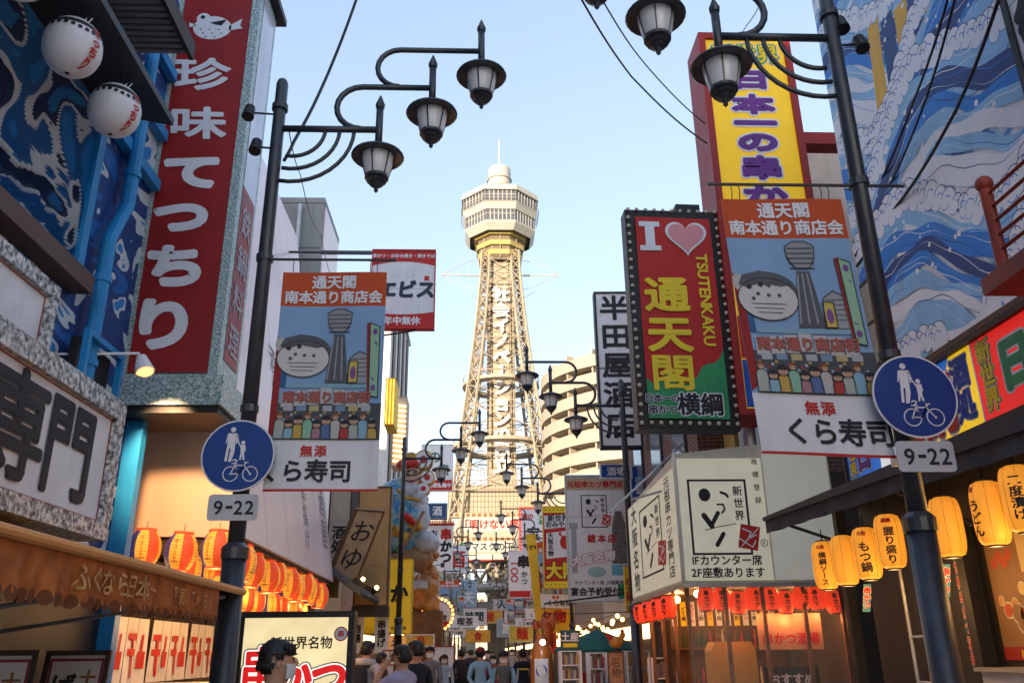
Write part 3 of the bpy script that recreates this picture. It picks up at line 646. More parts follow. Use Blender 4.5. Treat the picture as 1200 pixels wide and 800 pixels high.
m.text(FX, '新世界', .16, -.02, .19, INKY, .035, .006, vert=True, out=((.03, INK),)); m.text(FX, '日', .42, -.08, .34, PUR, .06, .006, out=((.045, INKW),)); m.text(FX, '本', .72, -.02, .30, PUR, .05, .006, out=((.045, INKW),))
m.text(FX, '横', 1.40, -.08, .50, INKR, .06, .008, out=((.05, INKW),)); m.text(FX, '綱', 1.94, -.03, .50, INKR, .06, .008, out=((.05, INKW),))
m.text(FX, '酒処', 2.32, .02, .27, INKB, .05, .008, vert=True, out=((.045, INKW),))
m.text(FX, '新世界', 2.68, .02, .19, INKY, .04, .006, vert=True, out=((.025, INK), (.06, INKW))); m.text(FX, '日本一の串かつ', 4.2, .02, .40, GRN, .06, .006, pitch=.98, out=((.05, INKW),))
m.build('lettering', t)

# black awning
t = thing('shop_awning', 'black shop awning with a wavy edge above the yellow lanterns', 'awning', (3.6, 6, 2.8))
DK = col(.03, .032, .042, .6, .3, 5)
def AX(Y): return 3.24+(9.45-Y)*.106
m = MB().m(DK)
for (dx, z0, z1, zi) in ((0, 2.99, 3.10, 3.34), (.03, 2.985, 2.99, 3.0)):
    pass
m.raw([(AX(9.45), 9.45, 2.99), (AX(1), 1, 3.02), (4.32, 1, 3.2), (4.32, 9.45, 3.17), (AX(9.45), 9.45, 2.97), (AX(1), 1, 2.97), (4.32, 1, 3.14), (4.32, 9.45, 3.11)], [(0, 1, 2, 3), (4, 7, 6, 5), (0, 4, 5, 1), (0, 3, 7, 4)]); m.build('canopy', t)
uu = Vector((AX(1)-AX(9.45), 1-9.45, 0)).normalized(); fa = F((AX(9.45), 9.45, 2.97), uu); fa.bend = lambda a, b: .018*math.sin(a*13)*max(0, -b*6)
m = MB().m(DK); m.prism(F((AX(9.45), 9.45, 3.0), uu), [(0, -.04), (8.4, -.04), (8.4, .13), (3.5, .08), (0, .0)], -.01, .03); m.build('fascia', t)
m = MB().m(col(.04, .042, .055, .75, .3, 7)); m.rect(fa, 0, -.15, 8.4, -.01, .0, 150, 3); m.build('valance', t)
m = MB().m(DK)
for y in (9.3, 7.2, 5.0): m.bar((AX(y)+.03, y, 2.95), (4.3, y, 2.6), .03)
m.build('brace', t)

# yellow lanterns
YL = glow(1., .33, .025, .15, (.6, .32, .04))
def ylant():
    t = thing('yellow_lantern', 'l', 'lantern', (0, 0, 0), 'yellow lanterns under the black awning'); h, r = .46, .118
    m = MB().m(YL); m.smooth = True; m.lathe([(.06, -h/2)]+[(r*(1-abs(q)**5*.3), q*h/2) for q in [-.93+.062*i*2 for i in range(16)]]+[(.06, h/2)], (0, 0, 0), 20); m.build('paper_body', t)
    m = MB().m(col(.30, .12, .01, bump=0))
    for k in range(8):
        th = k*pi/4+.2; m.tube([Vector((r*1.012*(1-abs(q)**5*.3)*math.cos(th), r*1.012*(1-abs(q)**5*.3)*math.sin(th), q*h/2)) for q in (-.95, -.8, -.4, 0, .4, .8, .95)], .0016, 4)
    m.build('rib', t)
    m = MB().m(BLACK)
    for z in (-h/2-.012, h/2): m.lathe([(0, z), (.064, z), (.064, z+.012), (0, z+.012)], (0, 0, 0), 14)
    m.bar((0, 0, h/2+.01), (0, 0, h/2+.12), .01); m.build('cap', t)
    return t
yl = ylant()
YLS = [((967, 662), '横綱ソース', '元祖', 'with a sauce name in black, farthest along the awning'), ((990, 656), '', '', 'turned blank side out, second from the far end of the awning'), ((1016, 648), 'もつ鍋', '元祖', 'with hot pot characters, third from the far end of the awning'), ((1043, 634), '握り盛り', '横綱', 'with large sushi platter characters, just left of the near right pole'), ((1110, 617), '', '', 'turned blank side out, just right of the near right pole'), ((1160, 601), 'うどん', '横', 'with characters on its left edge, second right of the near pole'), ((1196, 584), '二度漬け', '', 'with big black dipping rule characters cut by the right edge'), ((1228, 560), '', '', 'outside the right edge'),]
for i, ((px, py), s_, s2_, lab) in enumerate(YLS[:7]):
    r_ = ray(px, py); k = (3.24+9.45*.106+.14-0)/(r_.x+.106*r_.y); p = EYE+r_*k
    lab = 'yellow lit paper lantern '+lab
    if i == 0: yl.location = p; yl['label'] = lab; LT_ = [(yl, p)]
    else: LT_.append((dup(yl, p, lab), p))
    lamp_glow(LT_[-1][0], (0, 0, -.30), 1.1)
for i, (t, p) in enumerate(LT_):
    s_, s2_ = YLS[i][1:3]
    if s_:
        th0 = math.atan2(-p.y, -p.x)-{5: .9, 3: .0}.get(i, .15)
        def mp(a, b_, c, p=p, th0=th0): rr = .118*(1-min(1, abs(b_/.23))**5*.3)+c; return p+Vector((rr*math.cos(th0+a/.118), rr*math.sin(th0+a/.118), b_))
        m = MB(); m.text(mp, s_, 0, -.04 if s2_ else 0, .36/max(4, len(s_)+.6), INK, .03, .003, vert=True, sx=1.15)
        if s2_: m.text(mp, s2_, -.012, .17, .042, INKR, .05, .003)
        m.build('lettering', t)
# two small tags, posts and the shop wall below the awning
for k, (px, py) in enumerate(((1016, 700), (1108, 680))):
    fr = F(at(px, py, X=3.75), (.93, -.3, 0), (.2, 0, 1))
    t = thing('hanging_tag', 'small blue and red lettered tag hanging %s of the near right pole' % ('left', 'right')[k], 'tag', fr(0, -.1, 0), 'small tags under the black awning')
    m = MB().m(col(.06, .25, .38)); m.box((-.035, -.13, -.005), (.035, .13, 0), fr); m.build('card', t); m = MB(); m.text(fr, '串かつ', 0, 0, .07, INKR, .05, .003, vert=True, out=((.04, INKW),)); m.build('lettering', t)
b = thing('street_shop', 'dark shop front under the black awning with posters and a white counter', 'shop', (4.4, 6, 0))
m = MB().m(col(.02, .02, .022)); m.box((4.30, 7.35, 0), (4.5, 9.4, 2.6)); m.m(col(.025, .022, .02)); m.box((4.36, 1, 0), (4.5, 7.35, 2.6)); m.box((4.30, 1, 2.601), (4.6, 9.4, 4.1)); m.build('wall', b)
m = MB().m(BLACK); m.box((4.2, 7.3, 0), (4.3, 7.42, 2.6)); m.box((3.95, 9.2, 0), (4.05, 9.3, 3.2)); m.build('post', b)
m = MB().m(col(.50, .47, .48, .4)); m.box((4.0, 1.5, 0), (4.3, 7.0, 1.42)); m.build('counter', b)
m = MB().m(STEEL); m.box((3.97, 1.45, 1.421), (4.32, 7.05, 1.45)); m.build('counter_top', b)
m = MB().m(STEEL); 
for y in (8.0, 8.35): m.tube([(4.15, y, 0), (4.15, y, 2.5)], .02, 6)
for z in (.5, .9, 1.3, 1.7): m.tube([(4.15, 8.0, z), (4.15, 8.35, z)], .014, 6)
m.build('ladder', b)
fr = rightwall((4.345, 5.6, 2.0)); t = thing('menu_poster', 'large menu poster full of food pictures on the wall under the right lanterns', 'poster', fr(0, -.5, 0))
m = MB().m(col(.30, .15, .06, .5)); m.rect(fr, -1.6, -.50, 1.6, .62, 0); m.build('sheet', t)
m = MB(); FC = [col(.65, .32, .08, bump=0), col(.55, .08, .03, bump=0), col(.70, .50, .2, bump=0), col(.30, .16, .07, bump=0), col(.75, .65, .48, bump=0)]
for i in range(90):
    a = -1.55+3.1*rng.random(); b_ = -.32+.42*rng.random(); r_ = .03+.05*rng.random()
    m.m(FC[4]); m.disc(fr, a, b_, r_*1.25, .002+.0004*(i % 9), 14); m.m(FC[i % 4]); m.disc(fr, a, b_, r_, .0065+.0004*(i % 9), 12)
for i in range(8):
    a = -1.55+i*.40; m.m(FC[2] if i % 2 else FC[3]); m.rect(fr, a, .16, a+.34, .58, .003); m.m(FC[(i+1) % 4])
    for j in range(4): m.disc(fr, a+.06+.07*j, .26+.05*(j % 2)+.12*(i % 2), .05, .005+.0003*j, 10)
m.m(DRED); m.rect(fr, -1.6, -.50, 1.6, -.40, .003); m.text(fr, '10:00-23:00', -1.15, -.45, .085, INKY, .03, .006); m.text(fr, '串かつ もつ鍋 一品料理', .2, -.45, .07, INKY, .02, .006)
m.build('print', t)
fr = rightwall((4.29, 7.55, 1.95)); t = thing('narrow_banner', 'narrow dark blue lettered strip beside the menu poster', 'banner', fr(0, -.5, 0)); m = MB().m(col(.05, .09, .13)); m.rect(fr, -.06, -.55, .06, .5, .01); m.build('cloth', t); m = MB(); m.text(fr, '新世界串かつ酒処', 0, 0, .11, INKR, .03, .014, vert=True, pitch=1.15, out=((.04, INKW),)); m.build('lettering', t)

# red balcony
t = thing('balcony_rail', 'red wooden balcony railing with a round post top at the right edge', 'railing', (3.7, 4, 3.9)); RW = col(.30, .045, .025, .5, .25, 6)
m = MB().m(RW); m.tube([(3.62, 5.1, 3.95), (3.62, 5.1, 4.66)], .042, 12); m.build('post', t); m = MB().m(RW); m.smooth = True; m.ball((3.62, 5.1, 4.71), .062, 14); m.build('post_top', t)
m = MB().m(RW)
for i, z in enumerate((4.18, 4.29, 4.40, 4.51, 4.62)): m.bar((3.62, 5.08, z), (3.62, 2.0, z), .028)
m.build('rail', t); m = MB().m(RW); m.box((3.5, 2, 3.88), (4.29, 5.2, 4.0)); m.build('floor_beam', t)
# white vertical sign top right
fr = rightwall((4.05, 4.4, 6.6)); t = sign_box('white_sign', 'white sign with black frame and brush characters at the top right corner', 'sign', fr, 1.25, 2.5, .2, CLOTHW, BLACK, .06)
m = MB(); m.text(fr, 'もつ鍋', -.25, -.0, .55, INK, .06, .006, vert=True, pitch=1.25); m.text(fr, '横綱', .3, 0, .5, INK, .05, .006, vert=True, pitch=1.5); m.build('lettering', t)

# ================================================================== corner eatery, right
b = thing('eatery_building', 'corner eatery with clear curtain front under its cream box sign', 'building', (6, 14.5, 0))
m = MB().m(col(.05, .035, .025, .7)); m.box((3.25, 15.2, 0), (12, 16.6, 2.55)); m.box((3.3, 12.8, 2.56), (12, 16.6, 4.2)); m.box((5.35, 12.4, 0), (12, 15.2, 2.55)); m.build('wall', b)
m = MB().m(WOOD)
for x in (3.0, 3.55, 4.1, 4.7, 5.25): m.box((x, 12.5, 0), (x+.05, 12.56, 2.48))
for y in (13.4, 14.3, 15.2, 16.3): m.box((3.0, y, 0), (3.05, y+.05, 2.48))
m.box((3.0, 12.5, .9), (5.3, 12.54, .94)); m.build('front_frame', b)
m = MB().m(glass((.80, .72, .58), .07, .16)); fr = F((4.15, 12.46, 1.2), (1, 0, 0)); fr.bend = lambda a, b_: .018*math.sin(a*19)+.012*math.sin(a*43+1)+.01*math.sin(b_*3+a*7); m.rect(fr, -1.15, -1.2, 1.12, 1.28, 0, 110, 8); m.sm = [True]*len(m.sm); m.build('clear_curtain', b)
m = MB().m(glow(1, .5, .17, 18))
for i in range(6): m.ball((3.3+(i % 3)*.8, 13.0+(i//3)*1.4, 2.4), .055, 8)
m.build('ceiling_bulb', b)
m = MB().m(col(.09, .05, .025, .6)); m.box((3.3, 15.12, 0), (5.3, 15.19, 2.5)); m.build('back_panel', b)
m = MB().m(WOOD); m.box((3.3, 14.7, 1.0), (5.25, 15.11, 1.06)); m.box((3.3, 14.95, 1.62), (5.25, 15.11, 1.65)); m.build('shelf', b)
m = MB(); BT = [col(.05, .12, .05, .15), col(.20, .08, .02, .15), col(.55, .5, .42, .3), col(.45, .05, .03, .3)]
for i in range(34):
    m.m(BT[rng.randrange(4)]); x = 3.36+i*.055; z = 1.652 if i % 2 else 1.062; m.lathe([(.001, z), (.022, z), (.022, z+.17), (.009, z+.23), (.009, z+.28), (.001, z+.28)], (x, 15.03, 0), 8)
m.build('bottles', b)
m = MB()
for i in range(12): x = 3.4+i*.155; m.m([CLOTHW, INKY, CLOTHW][i % 3]); m.rect(F((x, 15.115, 2.2)), -.05, -.2, .05, .2, 0); m.text(F((x, 15.11, 2.2)), ['串かつ', 'どて焼', '生ビール', 'たこ酢'][i % 4], 0, 0, .08, INK if i % 2 else INKR, .02, .002, vert=True, res=1)
m.build('menu_strips', b)
m = MB().m(col(.45, .43, .4)); m.box((3.2, 13.6, 2.5), (5.3, 13.62, 2.55)); m.build('lintel', b)
t = thing('cabinet', 'ochre rounded cabinet behind the clear curtain of the corner eatery', 'cabinet', (3.75, 13, 0)); m = MB().m(col(.42, .25, .03)); m.prism(F((3.75, 12.95, 0)), [(-.33, 0), (.33, 0), (.33, 1.6), (.27, 1.72), (-.27, 1.72), (-.33, 1.6)], -.4, 0); m.build('body', t); m = MB().m(col(.30, .17, .02)); m.rect(F((3.75, 12.945, 0)), -.26, .1, .26, .9, .001); m.build('door', t)
for k, (x, z, w_, h_, lab) in enumerate(((4.55, 1.85, .95, .5, 'beige noren curtain with red and black characters inside the clear curtain'), (4.5, 1.2, .8, .35, 'dark menu board below the beige noren curtain'))):
    fr = F((x, 12.75, z)); t = thing('noren_curtain' if k == 0 else 'menu_board', lab, 'curtain' if k == 0 else 'menu board', fr(0, -h_/2, 0)); m = MB().m(col(.46, .30, .18) if k == 0 else BLACK); m.box((-w_/2, -h_/2, -.01), (w_/2, h_/2, 0), fr); m.build('cloth' if k == 0 else 'panel', t)
    m = MB(); m.text(fr, '串かつ酒場' if k == 0 else 'おすすめ', 0, -.1 if k == 0 else 0, .17, INKR if k == 0 else INKW, .03, .004); m.build('lettering', t)
# red lanterns
RL = glow(1., .055, .012, .14, (.5, .03, .015))
def rlant():
    t = thing('red_lantern', 'l', 'lantern', (0, 0, 0), 'red lanterns of the corner eatery'); r, h = .128, .31
    m = MB().m(RL); m.smooth = True; m.lathe([(.08, -h/2)]+[(r*(1-.4*abs(q)**3), q*h/2) for q in (-.9, -.6, -.3, 0, .3, .6, .9)]+[(.08, h/2)], (0, 0, 0), 18); m.build('paper_body', t)
    m = MB().m(BLACK); m.lathe([(0, -h/2-.015), (.085, -h/2-.015), (.085, -h/2), (0, -h/2)], (0, 0, 0), 12); m.lathe([(0, h/2), (.085, h/2), (.085, h/2+.015), (0, h/2+.015)], (0, 0, 0), 12); m.build('cap', t)
    def mp(a, b_, c): q = min(1, abs(b_/(h/2))); rr = r*(1-.4*q**3)+c; th = -1.85+a/r; return Vector((rr*math.cos(th), rr*math.sin(th), b_))
    m = MB(); m.text(mp, '串カツ', 0, 0, .082, INK, .05, .004, vert=True); m.build('lettering', t)
    return t
rl = rlant()
RP = [(3.32+i*.235, 12.62+.03*(i % 2), 2.30-.05*(i % 3 == 2)) for i in range(9)]+[(2.86, 13.1+i*.75, 2.22) for i in range(4)]
for i, p in enumerate(RP):
    lab = 'red lit paper lantern, %s from the left behind the clear curtain' % ords[i] if i < 9 else 'red paper lantern with black characters, %s from the corner on the street side' % ords[i-9]
    if i == 0: rl.location = p; rl['label'] = lab; rl.rotation_euler.z = .1
    else: t = dup(rl, p, lab, rz=random.uniform(-.5, .5) if i < 9 else -.5); t.rotation_euler.y = random.uniform(-.08, .08); lamp_glow(t, (0, 0, -.24), .8, (1, .3, .1))
# cream box sign
CREAM = glow(.95, .90, .66, .05, (.60, .58, .46)); CRM = col(.60, .57, .46, .5, .08, bump=.05, dirt=.25)
t = thing('box_sign', 'cream box sign wrapping the eatery corner with a black framed brush logo and red seal', 'sign', (3.9, 14, 2.5))
m = MB().m(CRM); m.raw([(2.93, 12.23, 2.50), (5.25, 12.23, 2.50), (5.25, 12.23, 4.62), (2.93, 12.23, 4.36), (2.93, 16.4, 2.50), (5.25, 16.4, 2.5), (5.25, 16.4, 4.5), (2.93, 16.4, 4.2)], [(0, 3, 2, 1), (0, 4, 7, 3), (3, 7, 6, 2), (0, 1, 5, 4), (1, 2, 6, 5), (4, 5, 6, 7)]); m.build('cabinet', t)
ff = F((3.62, 12.215, 3.43)); fs = rightwall((2.915, 14.3, 3.38))
m = MB().m(CREAM); m.rect(ff, -.67, -.90, .60, .86, 0); m.build('front_panel', t); m = MB().m(CREAM); m.rect(fs, -2.05, -.84, 2.04, .80, 0); m.build('side_panel', t)
m = MB().m(STEEL); m.box((2.90, 12.20, 2.44), (5.27, 12.26, 2.498)); m.box((2.90, 12.26, 2.44), (2.95, 16.42, 2.498)); m.box((2.89, 12.195, 2.499), (2.928, 12.228, 4.38)); m.build('edge_trim', t)
m = MB().m(glow(.9, .9, .75, .03, (.58, .58, .50))); m.rect(ff, .625, -.9, 1.6, .95, .0); m.build('blank_panel', t)
def logo(m, fr, s, sx, k=0.):                                       # black framed brush logo with a red seal
    g = lambda a, b_, c=0.: fr(a*sx*s+k, b_*s, c)
    m.m(INK)
    for p in (((-.5, -.62), (.5, -.585)), ((-.5, .585), (.5, .62)), ((-.5, -.585), (-.462, .585)), ((.462, -.585), (.5, .585))): m.rect(g, p[0][0], p[0][1], p[1][0], p[1][1], .004)
    m.disc(g, -.22, .36, .10, .004, 16, .11); m.stroke(g, [(.06, .40), (.14, .37), (.17, .33)], .045, .004); m.stroke(g, [(-.02, .20), (.08, .2), (.1, .12), (.05, .06)], .03, .004)
    m.stroke(g, [(-.26, .02), (-.18, -.10), (-.14, -.16)], .09, .004); m.stroke(g, [(-.02, .06), (-.12, -.10)], .07, .004); m.stroke(g, [(-.26, -.22), (.0, -.16), (.26, -.12)], .012, .005); m.stroke(g, [(.04, -.28), (-.08, -.46)], .07, .0045)
    m.text(g, '新世界', .34, .22, .17, INK, .02, .004, vert=True, pitch=1.2)
    m.m(INKR); m.poly(g, [(.34, -.12), (.66, -.18), (.58, -.56), (.26, -.50)], .008); m.m(INKW); m.stroke(g, [(.36, -.2), (.5, -.26), (.44, -.36), (.58, -.3)], .022, .010); m.stroke(g, [(.3, -.36), (.5, -.5), (.56, -.4)], .02, .010); m.stroke(g, [(.32, -.48), (.62, -.2)], .016, .011)
m = MB(); logo(m, ff, .88, 1.0, -.10); 
m.text(ff, '1Fカウンター席', -.05, -.62, .152, INK, .025, .004); m.text(ff, '2F座敷あります', -.05, -.79, .152, INK, .025, .004); m.text(ff, '商標登録', .50, .52, .10, INK, .01, .004, vert=True, pitch=1.9); m.text(ff, 'R', .52, -.38, .07, INK, .01, .004); m.m(INK)
for q in range(16): m.stroke(ff, [(.52+.05*math.cos(q*pi/8), -.38+.05*math.sin(q*pi/8)), (.52+.05*math.cos((q+1)*pi/8), -.38+.05*math.sin((q+1)*pi/8))], .01, .004, ends=False)
m.text(fs, '大阪名物', -1.45, 0, .36, INK, .02, .004, vert=True, sx=1.5, pitch=1.1); m.text(fs, '元祖串カツ専門店', 1.45, .0, .19, INK, .02, .004, vert=True, sx=2.2); logo(m, fs, .95, 1.9, 0); m.build('lettering', t)

# brick building behind
BR = bpy.data.materials.new('brick'); BR.use_nodes = True; t_ = BR.node_tree; q = t_.nodes.new('ShaderNodeTexBrick'); q.inputs['Color1'].default_value = (.20, .075, .05, 1); q.inputs['Color2'].default_value = (.13, .05, .036, 1); q.inputs['Mortar'].default_value = (.25, .22, .2, 1); q.inputs['Scale'].default_value = 1; q.inputs['Brick Width'].default_value = .22; q.inputs['Row Height'].default_value = .07; q.inputs['Mortar Size'].default_value = .008
tc = t_.nodes.new('ShaderNodeTexCoord'); sx = t_.nodes.new('ShaderNodeSeparateXYZ'); ad = t_.nodes.new('ShaderNodeMath'); cx = t_.nodes.new('ShaderNodeCombineXYZ')
t_.links.new(tc.outputs['Object'], sx.inputs[0]); t_.links.new(sx.outputs[0], ad.inputs[0]); t_.links.new(sx.outputs[1], ad.inputs[1]); t_.links.new(ad.outputs[0], cx.inputs[0]); t_.links.new(sx.outputs[2], cx.inputs[1]); t_.links.new(cx.outputs[0], q.inputs['Vector']); t_.links.new(q.outputs[0], t_.nodes['Principled BSDF'].inputs['Base Color']); t_.nodes['Principled BSDF'].inputs['Roughness'].default_value = .85
b = thing('brick_building', 'dark red brick building rising behind the cream box sign', 'building', (8, 16, 0)); box_part('wall', BR, (3.75, 13.9, 4.201), (12, 21, 7.3), b); box_part('lower_wall', BR, (4.1, 16.7, 0), (12, 21, 4.2), b)
m = MB().m(BLACK)
for y in (14.6, 16.6, 18.6): m.box((3.72, y, 4.9), (3.748, y+1.0, 6.2))
m.build('window_frame', b); m = MB().m(col(.22, .28, .33, .1, spec=.9))
for y in (14.6, 16.6, 18.6): m.box((3.70, y+.06, 4.96), (3.719, y+.94, 6.14))
m.build('pane', b)
m = MB().m(col(.55, .38, .12)); m.box((4.2, 13.3, 4.45), (5.0, 13.88, 5.6)); m.build('yellow_annex', b)
m = MB().m(STEEL); m.tube([(4.35, 13.0, 4.4), (4.35, 13.0, 5.0), (4.45, 13.0, 5.3), (4.9, 13.1, 5.55)], .16, 14); m.build('duct', b)
m = MB().m(STEEL)
for (p, q) in (((740, 585), (885, 545)), ((715, 600), (800, 520)), ((770, 500), (830, 560))): m.tube([at(*p, Y=13.2), at(*q, Y=13.2)], .022, 6)
m.build('pipe', b)
b = thing('rooftop_building', 'beige upper building with a roof rail right of the yellow sign', 'building', (8, 17, 0)); m = MB().m(col(.50, .42, .36)); m.box((6.45, 14, 2.6), (14, 20, 11.15)); m.build('wall', b)
m = MB().m(col(.05, .03, .03)); m.box((6.40, 13.95, 11.152), (14, 20, 11.25)); m.build('parapet', b); m = MB().m(STEEL)
for i in range(14): m.tube([(6.45, 14+i*.4, 11.25), (6.45, 14+i*.4, 12.3)], .012, 5)
m.tube([(6.45, 14, 12.3), (6.45, 19.3, 12.3)], .02, 6); m.build('roof_rail', b)

# yellow sign on its red frame
fr = F((4.72, 12.0, 8.4))
t = thing('vertical_sign', 'tall yellow vertical sign with purple characters in a red frame', 'sign', (4.8, 12.6, 4.9))
box_part('cabinet', DRED, (3.90, 12.03, 4.9), (5.54, 12.75, 11.95), t)
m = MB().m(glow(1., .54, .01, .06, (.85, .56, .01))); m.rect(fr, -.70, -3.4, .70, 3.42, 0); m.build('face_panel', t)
m = MB().m(DRED)
for a, b_ in (((-.82, -3.5), (-.702, 3.55)), ((.702, -3.5), (.82, 3.55)), ((-.70, 3.43), (.70, 3.55)), ((-.70, -3.5), (.70, -3.41))): m.box((*a, -.03), (*b_, .05), fr)
m.build('frame', t)
m = MB(); m.text(fr, '新世界', .0, 3.12, .42, INKY, .03, .006, sx=.95, out=((.05, GRN), (.09, INKW)))
for ch, py in (('日', 94), ('本', 123), ('一', 145), ('の', 167), ('串', 197), ('か', 229)): p = at(880, py, Y=12); m.text(fr, ch, .02, p.z-8.4, .72, PUR, .045, .008, sx=1.05, sy=.54 if ch != '串' else .62, out=((.05, INKW),), res=4)
m.m(INKR); m.rect(fr, -.68, -2.6, .68, -1.9, .004); m.m(BLU); m.rect(fr, -.68, -3.38, .68, -2.62, .004); m.text(fr, '横綱', 0, -2.95, .55, INKY, .05, .006); m.build('lettering', t)
m = MB().m(DRED); m.box((5.545, 12.1, 9.75), (7.5, 12.4, 9.98)); m.build('bracket', t)

# heart sign
fr = F((3.15, 12.0, 6.52)); fr.u = Vector((1, .04, 0)).normalized(); fr.n = fr.u.cross(fr.v)
t = thing('heart_sign', 'red and green sign with a pink heart and yellow characters, edged with bulbs', 'sign', (3.15, 12.2, 4.7))
W_, H_ = 1.46, 3.6
box_part('cabinet', BLACK, (-W_/2-.05, -H_/2-.04, -.3), (W_/2+.05, H_/2+.04, -.01), t, fr)
fr.bend = lambda a, b_: .012*math.sin(a*3+b_*2.0)
m = MB().m(INKR); m.rect(fr, -W_/2+.11, -H_/2+.12, W_/2-.11, H_/2-.1, .015, 10, 24); m.build('face_panel', t)
m = MB().m(GRN); n = 14; m.raw([fr(-.62+1.24*i/n, y_, .022) for i in range(n+1) for y_ in (-1.68, -1.05-.09*math.sin(i*1.1)+.5*max(0, (i-9)/5))], [(2*i, 2*i+2, 2*i+3, 2*i+1) for i in range(n)]); m.build('green_field', t)
m = MB(); m.text(fr, 'I', -.40, 1.36, .60, INKW, .055, .03, sx=1.5); m.m(INKW)
for a, b_, w2, h2 in ((-.40, 1.56, .34, .09), (-.40, 1.13, .34, .09)): m.rect(fr, a-w2/2, b_-h2/2, a+w2/2, b_+h2/2, .032)
hp = lambda s: [(.20+s*16*math.sin(q)**3, 1.36+s*(13*math.cos(q)-5*math.cos(2*q)-2*math.cos(3*q)-math.cos(4*q))) for q in [2*pi*i/40 for i in range(40)]]
m.poly(fr, hp(.0215), .030); m.m(col(.75, .30, .33, .6, .05, dirt=0, bump=0)); m.poly(fr, hp(.0185), .036)
for ch, py in (('通', 346), ('天', 392), ('閣', 437)): p = at(790, py, Y=12.0); m.text(fr, ch, -.20, p.z-6.52, .66, INKY, .035 if ch != '閣' else .022, .032, sx=1.1, sy=.92, res=4)
LT = lambda a, b_, c=0.: fr(.42-.0+b_*1.0, -a-.02, c)
m.text(LT, 'TSUTENKAKU', -.28, .0, .25, INKY, .028, .032, pitch=.92)
m.text(fr, '日本一の', -.40, -1.37, .14, INK, .03, .03, pitch=.95, out=((.05, INKW),)); m.text(fr, '串かつ', -.40, -1.55, .16, INK, .03, .03, pitch=.95, out=((.05, INKW),)); m.text(fr, '横綱', .18, -1.46, .36, INK, .03, .03, out=((.05, INKW),)); m.build('lettering', t)
BULB = col(.62, .55, .42, .3, .1, bump=0); me = None
def bulb_at(p):
    global me
    if me is None:
        m = MB().m(BULB); m.smooth = True; m.ball((0, 0, 0), .032, 10); o = m.build('bulb'); me = o.data; bpy.data.objects.remove(o)
    o = bpy.data.objects.new('bulb', me); COL.objects.link(o); o.parent = t; o.location = Vector(p)-t.location
for i in range(11):
    a = -W_/2+W_*i/10
    bulb_at(fr(a, H_/2, .01)); bulb_at(fr(a, -H_/2+.02, .01))
for i in range(1, 24):
    b_ = -H_/2+H_*i/24; bulb_at(fr(-W_/2, b_, .01)); bulb_at(fr(W_/2, b_, .01))
m = MB().m(BLACK); m.box((.1, H_/2+.042, -.28), (.5, H_/2+.2, -.05), fr); m.bar(fr(.7, 1.2, -.15), (4.0, 12.9, 7.6), .05); m.bar(fr(.7, -1.2, -.15), (3.9, 13.9, 5.4), .05); m.build('bracket', t)

# white liquor shop sign
fr = F((3.17, 18.0, 7.68)); fr.u = Vector((1, -.03, 0)).normalized(); fr.n = fr.u.cross(fr.v)
t = sign_box('vertical_sign', 'tall white vertical sign with five black characters behind the bulb edged heart sign', 'sign', fr, .94, 3.75, .25, CLOTHW, BLACK, .05)
m = MB(); m.text(fr, '半田屋酒店', 0, .05, .64, INK, .03, .006, vert=True, sx=1.12, pitch=1.1, res=4); m.build('lettering', t)
m = MB().m(BLACK); m.bar(fr(.47, .8, -.1), (4.2, 18.2, 8.5), .05); m.bar(fr(.47, -.8, -.1), (4.1, 18.2, 6.9), .05); m.box((-.45, -.04, .002), (.45, -.02, .01), fr); m.build('bracket', t)

# white eatery banner sign
fr = F((2.81, 20.0, 4.12)); t = sign_box('banner_sign', 'large white hanging sign with brush logo and red characters left of the cream box sign', 'sign', fr, 1.46, 2.9, .12, CLOTHW, STEEL, .03)
g2 = lambda a, b_, c=0.: fr(a-.05, b_+.62, c)
m = MB(); m.m(col(.55, .42, .28, bump=0)); m.rect(fr, -.7, 1.12, .7, 1.4, .003); m.text(fr, '元祖串カツ専門店', 0, 1.26, .17, INKR, .035, .008); logo(m, g2, .62, 1.0, 0)
m.text(fr, '総本店', .1, -.02, .2, INKR, .04, .006, pitch=1.2); m.text(lambda a, b_, c=0.: fr(a, b_+a*.15, c), '大阪名物', -.12, -.45, .26, INKW, .05, .006, out=((.04, INKR),)); m.text(fr, '1Fカウンター席 2F座敷席', 0, -1.02, .10, INK, .01, .006); m.m(GRN); m.rect(fr, .42, -1.38, .70, -1.06, .003); m.text(fr, '宴会予約受付中', 0, -1.22, .195, INK, .03, .008)
m.m(col(.35, .38, .42, bump=0)); m.rect(fr, -.62, -.8, -.5, .35, .003); m.rect(fr, -.66, .2, -.46, .35, .004); m.m(col(.15, .42, .60, bump=0)); m.rect(fr, .3, -.86, .7, -.62, .005); m.m(col(.32, .52, .5, bump=0)); m.disc(fr, -.05, -.78, .22, .004, 18, .12)
m.m(col(.16, .14, .13, .6, .4, 14, bump=0)); m.poly(fr, [(.32, -.6), (.68, -.6), (.68, .3), (.6, .62), (.45, .62), (.36, .3)], .004); m.build('print', t)
m = MB().m(STEEL); m.bar(fr(-.73, 1.47, -.05), (4.1, 20.05, 5.6), .05); m.build('arm', t)
b = shop_building('right shop building with a white canopy frame behind the white hanging sign', 4.3, 14, 21.1, 30, 5.2, SH[2], 1)
m = MB().m(INKW)
for i in range(9): m.tube([(3.3+i*.12, 21.05, 2.72), (3.3+i*.12, 21.0, 3.3)], .014, 5)
for z in (2.72, 2.92, 3.12, 3.3): m.tube([(3.0, 21.04, z), (4.3, 21.04, z)], .014, 5)
m.build('canopy_frame', b)
